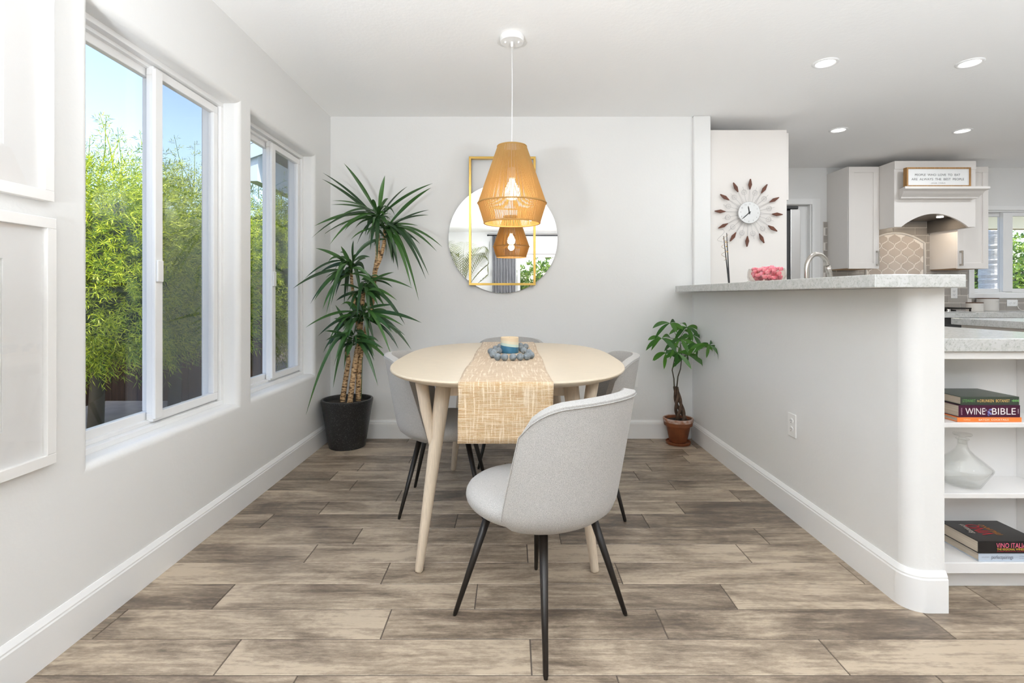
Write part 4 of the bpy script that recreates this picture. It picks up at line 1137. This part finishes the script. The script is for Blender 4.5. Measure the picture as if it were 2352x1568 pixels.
e = thing('range_hood', 'cream arched range hood with a crown shelf over the cooktop', 'range hood')
HX0, HX1, HYf = 3.670, 4.450, 4.916
arch = [(HX0, 2.378), (HX0, 1.746), (HX0+.068, 1.746)]
for k in range(0, 21):
    t = k/20; x = HX0+.068+(HX1-HX0-.136)*t; arch.append((x, 1.746+.128*math.sin(math.pi*t)**.85))
arch += [(HX1-.068, 1.746), (HX1, 1.746), (HX1, 2.378)]
MB().prism_y(arch, HYf, HYf+.02).build('front_panel', M['cab'], e)
m = MB(); m.box(HX0, HX0+.018, HYf+.02, YF-.01, 1.746, 2.378).box(HX1-.018, HX1, HYf+.02, YF-.01, 1.746, 2.378).box(HX0+.018, HX1-.018, HYf+.02, YF-.01, 2.358, 2.378)
m.build('side_panels', M['cab'], e)
m = MB(); m.box(HX0+.019, HX1-.019, HYf+.021, YF-.012, 1.876, 1.886).box(HX1-.026, HX1-.0185, HYf+.021, YF-.012, 1.75, 1.876)
m.build('liner', M['liner'], e)
for x in (4.02, 4.28): 
    MB().lathe([(0, 1.868), (.028, 1.868), (.028, 1.8755)], 20, (x, 5.12, 0)).build('hood_light', M['diffuser'], e)
    lamp('hood_lamp', 'AREA', (x, 5.12, 1.864), (0, 0, 0), 1.1, (1, .84, .66), e, shape='DISK', size=.05)
# crown shelf
prof_c = [(0, 0), (.045, 0), (.05, .012), (.085, .040), (.098, .060), (.110, .064), (.125, .070), (.137, .074), (.137, .096), (0, .096)]
v = []; f = []
z0c = 2.012
for (sx0, sx1) in ((HX0, HX1),):
    n = len(prof_c)
    for side in (0, 1):
        for dpt, h in prof_c:
            x = (sx0+.045-dpt*.33) if side == 0 else (sx1-.045+dpt*.33+.016)
            v.append((x, HYf-dpt, z0c+h))
    f = [tuple(range(n-1, -1, -1)), tuple(range(n, 2*n))]+[(i, (i+1) % n, (i+1) % n+n, i+n) for i in range(n)]
MB().add(v, f).build('crown_shelf', M['cab'], e, bevel=.001)
m = MB().box(HX0-.0, HX1, HYf-.006, HYf, 2.30, 2.378); m.build('top_rail', M['cab'], e)
# sign
SY = 4.80; e = thing('wooden_sign', 'oblong wood-framed white sign standing on the hood shelf', 'sign', (0, 0, 0))
sx0, sx1, sz0, sz1 = 3.702, 4.305, z0c+.0962, z0c+.0962+.182
m = MB(); t = .014
m.box(sx0, sx1, SY, SY+.045, sz0, sz0+t).box(sx0, sx1, SY, SY+.045, sz1-t, sz1).box(sx0, sx0+t, SY, SY+.045, sz0+t, sz1-t).box(sx1-t, sx1, SY, SY+.045, sz0+t, sz1-t)
m.build('frame', M['signwood'], e, bevel=.001)
box('face', (sx0+t, sx1-t, SY+.008, SY+.03, sz0+t-.001, sz1-t+.001), M['signface'], e, bevel=0)
scx = (sx0+sx1)/2; k4 = 4.80/F
def sgn(s, px0, px1, py, h): text_part('lettering', s, M['ink'], e, ((px0+px1)/2*k4-CX*k4, SY+.0072, CZ-(py-HY)*k4), (px1-px0)*k4, h*k4, FRONT)
sgn('PEOPLE  WHO  LOVE  TO  EAT', 2103, 2207, 401, 5.2); sgn('ARE  ALWAYS  THE  BEST  PEOPLE', 2095, 2216, 411, 5.2); sgn('- JULIA  CHILD', 2138, 2173, 420.2, 3.2)

# backsplash tiles
M['tile'] = leaf_mat('taupe_subway_tile', (.33, .30, .27), (.39, .36, .325), .25, 0, .5)
M['tile2'] = leaf_mat('taupe_lantern_tile', (.47, .41, .36), (.53, .47, .42), .22, 0, .5)
AC, AR, AZ1, AZ0 = 4.083, .300, 1.742, 1.645     # arched niche
def arch_z(x): t = (x-AC)/AR; return AZ0+(AZ1-AZ0)*(1-t*t) if abs(t) < 1 else 0
e = tag(empty('tile_backsplash'), kind='structure')
m = MB().box(3.32, 6.85, YF-.008, YF-.0015, .926, 1.10).box(3.32, 4.86, YF-.008, YF-.0015, 1.10, 1.875)
m.build('grout_bed', M['tilegrout'], e)
m = MB(); ph, pw, g = .080, .240, .0035
row = 0; z = .930
while z < 1.875:
    x = 3.32-(pw/2 if row % 2 else 0)+.02
    while x < 6.85:
        xa, xb = max(x+g, 3.325), min(x+pw-g, 6.85); za, zb_ = z+g, min(z+ph-g, 1.872)
        if zb_ > 1.055 and xb > 4.855:
            if xa < 4.855: xb = 4.855
            elif za < 1.045: zb_ = 1.056
            else: xa = xb
        if xb-xa > .01 and zb_-za > .01:
            cx_ = (xa+xb)/2
            m.box(xa, xb, YF-.0125, YF-.008, za, zb_)
        x += pw
    z += ph; row += 1
m.build('subway_tiles', M['tile'], e, bevel=.0008)
# arch border
pt = [(AC-AR-.012, YF-.015, .95), (AC-AR-.012, YF-.015, AZ0)]+[(AC-AR-.012+(2*AR+.024)*k/24, YF-.015, AZ0+(AZ1+.012-AZ0)*(1-((k/12-1))**2)) for k in range(25)]+[(AC+AR+.012, YF-.015, .95)]
MB().tube(pt, .0125, 8).build('arch_border', mat('border_tile', (.72, .69, .65), .3), e, smooth=True)
npts = [(AC-AR-.01, .93), (AC+AR+.01, .93)]+[(AC+(AR+.01)*k/12, arch_z(min(max(AC+(AR+.01)*k/12, AC-AR+.001), AC+AR-.001))) for k in range(12, -13, -1)]
MB().prism_y(npts, YF-.0145, YF-.008).build('niche_panel', M['tilegrout'], e)
# lantern tiles
m = MB(); cw, chh = .139, .1426
def lantern(cx_, cz_, sc_=.94):
    w, h = cw/2, chh/2; half = []
    p0, p1, p2, p3 = (0, h), (.03*w, .70*h), (.22*w, .62*h), (.44*w, .565*h)
    for k in range(8):
        t = k/7; c = [(1-t)**3, 3*t*(1-t)**2, 3*t*t*(1-t), t**3]
        half.append(tuple(c[0]*p0[i]+c[1]*p1[i]+c[2]*p2[i]+c[3]*p3[i] for i in (0, 1)))
    q1 = half+[(w-x, h-y) for x, y in reversed(half)]                 # top cusp -> right side
    q2 = [(x, -y) for x, y in reversed(q1[:-1])]; q3 = [(-x, -y) for x, y in q1[1:]]; q4 = [(-x, y) for x, y in reversed(q1[1:-1])]
    return [(cx_+a*sc_, cz_+b*sc_) for a, b in q1+q2+q3+q4]
jz = 0
for j in range(-1, 14):
    for i in range(-3, 4):
        cx_ = 4.076+i*cw+(cw/2 if j % 2 else 0); cz_ = .9747+j*chh/2
        pl = lantern(cx_, cz_, .90)
        # clip to the niche
        ok = []
        for x, z in pl:
            x = min(max(x, AC-AR+.002), AC+AR-.002); z = min(z, arch_z(x)-.004); ok.append((x, max(z, .93)))
        ar = sum(ok[a][0]*ok[(a+1) % len(ok)][1]-ok[(a+1) % len(ok)][0]*ok[a][1] for a in range(len(ok)))
        if abs(ar) > .004: m.prism_y(ok[::-1], YF-.0175, YF-.0135)
m.build('lantern_tiles', M['tile2'], e)

# base run on the far wall
tag(MB().box(3.33, 3.70, 4.83, YF-.0135, .880, .926).box(4.46, XR-.01, 4.83, YF-.0135, .880, .926).box(3.70, 4.46, 4.83, YF-.0135, .880, .926).build('far_counter', M['quartz']),
    'pale quartz worktop along the far kitchen wall', 'counter')
for x0, x1, lb in ((3.34, 3.68, 'cream base cabinet left of the oven under the far worktop'), (4.47, 5.3, 'cream base cabinet right of the oven under the far worktop'), (5.32, 6.85, 'cream base cabinet under the kitchen window')):
    e = thing('base_cabinet', lb, 'cabinet'); box('carcass', (x0, x1, 4.88, YF-.02, .10, .879), M['cab'], e); cab_door(e, x0+.003, x1-.003, .11, .68, 4.88, ((x0+x1)/2, .62, .62, False)); cab_door(e, x0+.003, x1-.003, .70, .872, 4.88, ((x0+x1)/2, .79, .79, False), 'drawer')
e = thing('oven', 'black built-in oven below the cooktop', 'oven')
box('body', (3.695, 4.455, 4.88, 5.4, .12, .879), M['dsteel'], e); box('door', (3.70, 4.45, 4.862, 4.879, .20, .72), M['oven'], e); box('control_panel', (3.70, 4.45, 4.862, 4.879, .73, .870), M['oven'], e)
MB().tube([(3.74, 4.835, .68), (4.41, 4.835, .68)], .009, 10).build('handle', M['steel'], e, smooth=True)
e = thing('gas_cooktop', 'steel gas cooktop with black grates on the far worktop', 'cooktop', (0, 0, .9265))
box('tray', (3.72, 4.44, 4.90, 5.40, 0, .008), M['steel'], e, bevel=.003)
for gx in (3.74, 3.98, 4.22):
    m = MB()
    for x in (gx, gx+.20): m.box(x-.006, x+.006, 4.93, 5.37, .03, .044)
    for y in (4.94, 5.05, 5.15, 5.25, 5.36): m.box(gx-.006, gx+.206, y-.006, y+.006, .03, .044)
    for x in (gx, gx+.20):
        for y in (4.94, 5.15, 5.36): m.box(x-.006, x+.006, y-.006, y+.006, .008, .03)
    m.build('grate', M['black'], e, bevel=.001)
for x, y in ((3.84, 5.04), (3.84, 5.27), (4.32, 5.04), (4.32, 5.27)): MB().lathe([(.04, .008), (.04, .02), (.02, .024)], 20, (x, y, 0)).build('burner', M['black'], e)
for k in range(4): MB().lathe([(.018, .008), (.016, .03), (.014, .032)], 16, (3.95+k*.08, 4.915, 0)).build('knob', M['steel'], e, auto=30)
# canisters
def canister(label, px0, px1, pyt, Y, txt, tw):
    x0, x1 = (px0-CX)*Y/F, (px1-CX)*Y/F; r_ = (x1-x0)/2; zt_ = CZ-(pyt-HY)*Y/F
    e = thing('canister', label, 'canister', ((x0+x1)/2, Y, .9265)); h = zt_-.9265
    MB().lathe([(0, 0), (r_*.96, 0), (r_, .004), (r_, h-.010)], 36, cap=False).build('body', mat('cream_enamel', (.62, .59, .55), .4), e, auto=30)
    MB().lathe([(r_, h-.0098), (r_*1.01, h-.009), (r_*1.01, h-.002), (r_*.97, h), (0, h)], 36, cap=False).build('lid', mat('walnut_lid', (.10, .045, .02), .5), e, auto=30)
    text_part('lettering', txt, M['ink'], e, (r_*.20, -r_-.0008, h*.72), tw, .006, FRONT)
canister('smaller cream canister with dark lid beside the cooktop', 2223, 2254, 694, 5.22, 'T E A', .014)
canister('larger cream canister with dark lid below the kitchen window', 2249, 2288, 684, 5.36, 'C O F F E E', .030)
o = MB().sphere((4.985, 5.42, .953), .026, 16, 10).build('orange_fruit', mat('orange_peel', (.75, .25, .02), .5), smooth=True)
tag(o, 'small orange thing peeking out behind the larger canister', 'fruit')

# kitchen window in the far wall
e = struct(empty('window_3'))
x0, x1, z0, z1 = KW
def ringy(m, ya, yb, a, b, c, d, t, tb=None):
    tb = tb or t
    m.box(a, b, ya, yb, c, c+tb); m.box(a, b, ya, yb, d-tb, d); m.box(a, a+t, ya, yb, c+tb, d-tb); m.box(b-t, b, ya, yb, c+tb, d-tb)
m = MB(); ringy(m, YF-.022, YF-.0005, x0-.055, x1+.055, z0-.040, z1+.045, .058, .048); m.build('casing', M['trim'], e, bevel=.003)
m = MB(); ringy(m, YF, YF+.10, x0+.001, x1-.001, z0+.001, z1-.001, .02); m.build('window_frame', M['vinyl'], e, bevel=.002)
xm = 5.265
for a, b, yy in ((x0+.022, xm+.03, YF+.050), (xm-.012, xm*2-x0+.04, YF+.020)):
    m = MB(); ringy(m, yy, yy+.025, a, min(b, x1-.02), z0+.022, z1-.022, .040); s1 = m.build('sash', M['vinyl'], e, bevel=.002)
    box('pane', (a+.035, min(b, x1-.02)-.035, yy+.010, yy+.014, z0+.06, z1-.06), M['glass'], s1, bevel=0)
MB().box(xm-.012, xm+.09, YF+.005, YF+.019, z0+.03, z1-.03).build('meeting_stile', M['vinyl'], e, bevel=.002)

# island
e = thing('kitchen_island', 'kitchen island with pale quartz top on the far right', 'island')
box('countertop', (3.18, 4.6, 1.9, 3.71, .880, .926), M['quartz'], e, bevel=.003)
box('body', (3.22, 4.56, 1.94, 3.67, .10, .879), M['cab'], e); box('plinth', (3.26, 4.52, 1.98, 3.62, 0, .099), M['cab'], e)

# ------------------------------------------------------------------ room behind the camera (seen in the mirror)
e = struct(empty('door_2'))
m = MB(); ringy(m, YR-.10, YR-.02, RD[0]+.001, RD[1]-.001, 0.0, RD[3]-.001, .05); m.build('door_frame', M['vinyl'], e, bevel=.002)
for a, b, yy in ((.16, 1.72, -3.385), (1.68, 3.24, -3.35)):
    m = MB(); ringy(m, yy-.03, yy, a, b, .055, 1.985, .065); q = m.build('sash', M['vinyl'], e, bevel=.003)
    box('pane', (a+.06, b-.06, yy-.018, yy-.014, .12, 1.92), M['glass'], q, bevel=0)
m = MB(); ringy(m, YR+.0005, YR+.016, RD[0]-.08, RD[1]+.08, 0.0, RD[3]+.075, .08); m.build('casing', M['trim'], e, bevel=.003)
# uplights added around the camera to imitate flash bounced off the ceiling
def added_uplight(x, y, h, watt, label):
    e = thing('added_uplight_stand', label, 'lamp', (x, y, 0))
    MB().lathe([(0, 0), (.14, 0), (.14, .012), (.03, .03), (.012, .04)], 32).build('base', M['black'], e, auto=30)
    MB().tube([(0, 0, .03), (0, 0, h-.06)], .011, 12).build('pole', M['black'], e, smooth=True)
    MB().lathe([(.012, h-.08), (.05, h-.07), (.13, h-.03), (.165, h), (.158, h), (.125, h-.022), (.0, h-.05)], 40, cap=False).build('lamp_shade', M['black'], e, smooth=True)
    lamp('added_uplight_lamp', 'AREA', (0, 0, h+.006), (R(180), 0, 0), watt, LAMP_COL, e, shape='DISK', size=.30)
added_uplight(.75, -.25, 1.05, 72, 'added short black fill uplight just behind the camera')
added_uplight(-.90, -.40, 1.05, 118, 'added short black fill uplight at the left wall, behind the camera')
added_uplight(3.4, .2, 1.05, 55, 'added short black fill uplight right of the camera, out of the picture')
# curtain rod and curtain
e = thing('curtain_rod', 'black curtain rod above the rear sliding door, seen in the mirror', 'curtain rod')
MB().tube([(-.46, YR+.10, 2.375), (3.9, YR+.10, 2.375)], .014, 12).build('rod', M['rod'], e, smooth=True)
MB().lathe([(.022, 0), (.022, .03)], 14, (-.47, YR+.10, 2.36)).build('finial', M['rod'], e)
for x in (-.36, 3.8): box('bracket', (x-.01, x+.01, YR+.001, YR+.10, 2.353, 2.361), M['rod'], e)
m = MB(); v = []; f = []; n = 100
for j, z in enumerate((.02, .8, 1.6, 2.355)):
    for k in range(n+1):
        t = k/n; v.append((-.38+.50*t, YR+.10+.028*math.sin(t*2*math.pi*8+.4*j*.3), z))
for j in range(3):
    for k in range(n): f.append((j*(n+1)+k, j*(n+1)+k+1, (j+1)*(n+1)+k+1, (j+1)*(n+1)+k))
o = MB().add(v, f).build('curtain', M['curtain'], smooth=True, solid=.003)
tag(o, 'grey pleated curtain hanging beside the rear door, seen in the mirror', 'curtain')

def palm(name, label, x, y, z0, n, L0, seed, mt, trunk_r=.03, trunk_h=.5, pot=True, clampf=None):
    r_ = random.Random(seed); e = thing(name, label, 'palm')
    if pot: MB().lathe([(0, 0), (.16, 0), (.19, .34), (.175, .34), (.17, .30), (0, .30)], 30, (x, y, z0), cap=False).build('pot', M['wicker'], e, auto=30)
    MB().tube([(x, y, z0+.25), (x, y, z0+trunk_h)], [trunk_r, trunk_r*.7], 10).build('trunk', M['trunk'], e, smooth=True)
    for i in range(n):
        a = i*2.4+r_.uniform(-.3, .3); el = R(r_.uniform(48, 84)); L_ = L0*r_.uniform(.8, 1.1); m = MB()
        b0 = Vector((x, y, z0+trunk_h)); d = Vector((math.cos(a)*math.cos(el), math.sin(a)*math.cos(el), math.sin(el)))
        p1 = b0+d*L_*.6; p2 = b0+d*L_*.85+Vector((math.cos(a)*L_*.35, math.sin(a)*L_*.35, -L_*.12))
        cf = clampf or (lambda q: q)
        rach = [cf(b0*(1-t)**2+p1*2*t*(1-t)+p2*t*t) for t in [k/14 for k in range(15)]]
        m.tube(rach, [.006*(1-.8*k/14) for k in range(15)], 5)
        for k in range(4, 15):
            for dd in (0, .5):
                if k+dd > 14: continue
                c = rach[k].lerp(rach[min(14, k+1)], dd); T = (rach[min(14, k+1)]-rach[k-1]).normalized()
                S = T.cross(Vector((0, 0, 1))).normalized(); ll = L_*.26*math.sin(math.pi*min(1, (k+dd-2.5)/13))
                for sg in (-1, 1):
                    tip = c+(S*sg*.8+T*.75).normalized()*ll+Vector((0, 0, -.12*ll)); leaf_strip(m, c, c.lerp(tip, .5)+Vector((0, 0, .05*ll)), tip, .008, 4, clamp=cf)
        m.build('frond', mt, e, smooth=True)
palm('potted_palm', 'potted palm in the rear left corner, seen in the mirror', -.98, -2.72, 0, 13, 1.5, 3, M['pleaf'], trunk_h=1.0,
     clampf=lambda q: Vector((min(max(q.x, XL+.02), -.44), max(q.y, YR+.03), q.z)))

# ------------------------------------------------------------------ outdoors
def ground(name, b, mt): return struct(MB().box(*b).build(name, mt))
ground('ground', (-40, 40, -40, 40, -.55, -.30), M['ground'])
ground('path', (-4.5, -1.6, 1.0, 5.68, -.30, -.08), M['deck'])
tag(MB().box(.0, 4.5, -7.0, -3.47, -.29, -.03).build('rear_patio', M['deck'], bevel=.01), 'pale concrete patio outside the rear sliding door', 'patio')
# wooden fence across the side yard and along the left
e = thing('wooden_fence', 'dark brown board fence behind the feathery shrubs outside the windows', 'fence')
m = MB(); x = -5.6
while x < -2.75: m.box(x, x+.138, 5.70, 5.72, -.29, 1.35); x += .143
m.build('fence_boards', M['fence'], e, bevel=.003)
m = MB(); y = 1.2
while y < 9.2: m.box(-4.62, -4.60, y, y+.138, -.29, 1.55); y += .143
m.build('fence_boards', M['fence'], e, bevel=.003)
m = MB(); m.box(-5.6, -2.75, 5.721, 5.76, .1, .19).box(-5.6, -2.75, 5.721, 5.76, 1.2, 1.29)
m.build('fence_rail', M['fence'], e)

def spray_mesh(m, c, d, L_, r_, nl=15, lw=.0042, ll=.075):
    """a twig with narrow needle leaves"""
    d = d.normalized(); side = d.cross(Vector((0, 0, 1)))
    if side.length < .1: side = Vector((1, 0, 0))
    side.normalize(); up = side.cross(d)
    for i in range(nl):
        t = (i+.5)/nl; q = c+d*L_*t+Vector((0, 0, -.25*L_*t*t)); a = i*2.4
        dirv = (d*.8+(side*math.cos(a)+up*math.sin(a))*(1-.35*t)).normalized(); l = ll*(.65+.6*r_.random())
        tip = q+dirv*l+Vector((0, 0, -.12*l)); w = Vector((r_.uniform(-1, 1), r_.uniform(-1, 1), r_.uniform(-1, 1))).cross(dirv).normalized()*lw
        mid = q.lerp(tip, .45)
        m.add([q, mid+w, tip, mid-w], [(0, 1, 2, 3)])
def shrub(label, c, rad, n, seed, matl, z0=-.3, name='feathery_shrub', ll=.058, lw=.0032, core=.66, wisps=0, grp=None, nl=18, zmin=None):
    r_ = random.Random(seed); e = thing(name, label, 'shrub', group=grp); c = Vector(c); rx, ry, rz = rad
    m = MB(); m.tube([(c.x, c.y, z0), (c.x+.05, c.y, c.z-rz*.5), (c.x, c.y+.05, c.z)], [.06, .045, .03], 8).build('stem', M['twig'], e, smooth=True)
    m = MB(); k = 0
    while k < n:
        u = Vector((r_.gauss(0, 1), r_.gauss(0, 1), r_.gauss(0, 1))).normalized(); 
        s_ = r_.uniform(.62, 1.0)*(1+.30*noise.noise(u*2.6+Vector((seed, 0, 0)))+.22*noise.noise(u*6.5+Vector((0, seed, 0))))
        p_ = Vector((c.x+u.x*rx*s_, c.y+u.y*ry*s_, c.z+u.z*rz*s_))
        if p_.z < (zmin or z0+.35): continue
        d = (Vector((u.x, u.y, u.z*.6))+Vector((0, 0, r_.uniform(-.3, .5)))+Vector((r_.uniform(-.4, .4), r_.uniform(-.4, .4), 0)))
        spray_mesh(m, p_, d, r_.uniform(.12, .24), r_, nl, lw, ll); k += 1
    m.build('foliage', matl, e)
    if wisps:
        m = MB()
        for k in range(wisps):
            a = r_.uniform(0, 6.28); u = Vector((math.cos(a)*r_.uniform(.0, .8), math.sin(a)*r_.uniform(0, .8), 0))
            b0 = Vector((c.x+u.x*rx, c.y+u.y*ry, c.z+rz*math.sqrt(max(0, 1-u.length_squared))*.9)); hgt = r_.uniform(.3, .75)
            tp = b0+Vector((r_.uniform(-.15, .15), r_.uniform(-.15, .15), hgt)); m.tube([b0, b0.lerp(tp, .5)+Vector((.02, 0, 0)), tp], [.006, .004, .002], 5)
            for j in range(14):
                q = b0.lerp(tp, .15+.85*j/14); aa = j*2.4; spray_mesh(m, q, Vector((math.cos(aa), math.sin(aa), .7)), .13*(1.25-j/14), r_, 9, lw*.9, ll*.8)
        m.build('top_shoots', matl, e)
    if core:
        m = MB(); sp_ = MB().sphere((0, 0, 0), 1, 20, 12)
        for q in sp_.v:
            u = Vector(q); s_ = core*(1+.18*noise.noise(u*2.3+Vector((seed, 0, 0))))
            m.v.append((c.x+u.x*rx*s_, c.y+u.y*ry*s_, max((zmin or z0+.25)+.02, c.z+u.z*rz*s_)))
        m.f = sp_.f; m.m = sp_.m; m.build('inner_shade_core', M['core'], e, smooth=True)  # solid core, its dark colour stands in for shade between the leaves
G = 'feathery shrubs outside the dining windows'
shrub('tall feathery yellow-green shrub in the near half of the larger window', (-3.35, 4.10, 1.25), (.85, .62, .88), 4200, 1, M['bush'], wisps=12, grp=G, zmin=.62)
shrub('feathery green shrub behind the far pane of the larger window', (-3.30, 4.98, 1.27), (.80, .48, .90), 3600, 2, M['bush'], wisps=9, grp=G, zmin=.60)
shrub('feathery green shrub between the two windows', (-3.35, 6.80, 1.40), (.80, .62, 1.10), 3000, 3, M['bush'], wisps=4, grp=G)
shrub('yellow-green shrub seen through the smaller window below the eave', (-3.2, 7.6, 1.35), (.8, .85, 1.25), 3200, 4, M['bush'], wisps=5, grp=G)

# neighbouring eave seen in the smaller window
e = thing('roof_eave', 'blue-grey gable eave with a beam seen through the smaller window', 'roof')
Ye = 6.30
def rz_(x, base=2.93): return base+(x+3.30)*.36
m = MB(); xs_ = (-3.30, -1.60)
v = [];
for yy in (Ye, 9.5):
    for x in xs_: v += [(x, yy, rz_(x)), (x, yy, rz_(x)-.035)]
m.add(v, [(0, 2, 3, 1), (4, 5, 7, 6), (0, 4, 6, 2), (1, 3, 7, 5), (0, 1, 5, 4), (2, 6, 7, 3)]).build('roof_deck', M['roofing'], e)
m = MB(); v = []
for yy in (Ye-.02, Ye+.02):
    for x in xs_: v += [(x, yy, rz_(x)-.02), (x, yy, rz_(x)-.19)]
m.add(v, [(0, 2, 3, 1), (4, 5, 7, 6), (0, 4, 6, 2), (1, 3, 7, 5), (0, 1, 5, 4), (2, 6, 7, 3)]).build('rake_board', M['fascia'], e)
m = MB(); v = []
for yy in (Ye+.021, 9.5):
    for x in xs_: v += [(x, yy, rz_(x)-.036), (x, yy, rz_(x)-.06)]
m.add(v, [(0, 2, 3, 1), (4, 5, 7, 6), (0, 4, 6, 2), (1, 3, 7, 5), (0, 1, 5, 4), (2, 6, 7, 3)]).build('soffit', M['soffit'], e)
box('beam', (-3.28, -3.14, Ye+.021, 9.4, 2.50, 2.86), M['siding'], e)
box('post', (-3.27, -3.15, 9.2, 9.32, -.29, 2.499), M['siding'], e)

# outside the kitchen window
e = thing('palm_tree', 'thick grey palm trunk just outside the kitchen window', 'palm')
pxm = (2277-CX)*8.0/F
m = MB(); prof = []
for k in range(60):
    z = -.3+k*.075; prof += [(.153+.004*math.sin(k*1.7), z), (.158+.004*math.sin(k*2.1), z+.055)]
m.lathe(prof, 24, (pxm, 8.0, 0)).build('trunk', M['bark'], e)
for i in range(10):
    a = i*.63; m = MB(); b0 = Vector((pxm, 8.0, 4.1)); rach = [b0+Vector((math.cos(a)*1.6*t, math.sin(a)*1.6*t, .9*t-1.2*t*t)) for t in [k/10 for k in range(11)]]; m.tube(rach, .012, 5)
    for k in range(1, 11):
        T = (rach[k]-rach[k-1]).normalized(); S = T.cross(Vector((0, 0, 1))).normalized()
        for sg in (-1, 1): tip = rach[k]+(S*sg+T*.6)*.4+Vector((0, 0, -.1)); leaf_strip(m, rach[k], rach[k].lerp(tip, .5)+Vector((0, 0, .03)), tip, .015, 3)
    m.build('frond', M['hedge'], e)
G2 = 'garden hedge outside the kitchen window'
for i, (x, y) in enumerate(((7.3, 9.6), (8.9, 9.7), (10.4, 9.5), (12.0, 9.8))):
    shrub(['leafy green hedge bush left of the palm trunk, outside the kitchen window', 'leafy green bush right of the palm trunk', 'leafy green bush in the right kitchen pane', 'leafy green bush outside at the right picture edge'][i], (x, y, .9), (1.0, .6, 1.5), 900, 20+i, M['hedge'], name='hedge_bush', ll=.09, lw=.022, grp=G2, nl=8)
e = thing('patio_cover', 'cream patio cover beam outside the kitchen window', 'patio cover')
box('beam', (4.6, 12.5, 7.0, 7.14, 2.00, 2.36), M['beam'], e); box('roof', (4.6, 12.5, 6.70, 7.3, 2.361, 2.42), M['beam'], e)
for x in (12.3,): box('post', (x, x+.14, 7.0, 7.14, -.29, 1.999), M['beam'], e)
# behind the rear door
e = thing('pergola', 'brown timber pergola outside the rear door, seen in the mirror', 'pergola')
box('beam', (-.5, 5, -6.6, -6.45, 2.15, 2.33), mat('pergola_wood', (.40, .20, .10), .7), e)
for x in (-.4, 4.8): box('post', (x, x+.14, -6.6, -6.45, -.29, 2.149), bpy.data.materials['pergola_wood'], e)
for i, x in enumerate((-.4, 1.1, 2.6, 4.1)): shrub('leafy green bush beyond the rear patio, behind the camera', (x, -8.2, .9), (.9, .7, 1.2), 500, 40+i, M['hedge'], name='patio_bush', ll=.14, lw=.03, grp='bushes beyond the rear patio', nl=8)
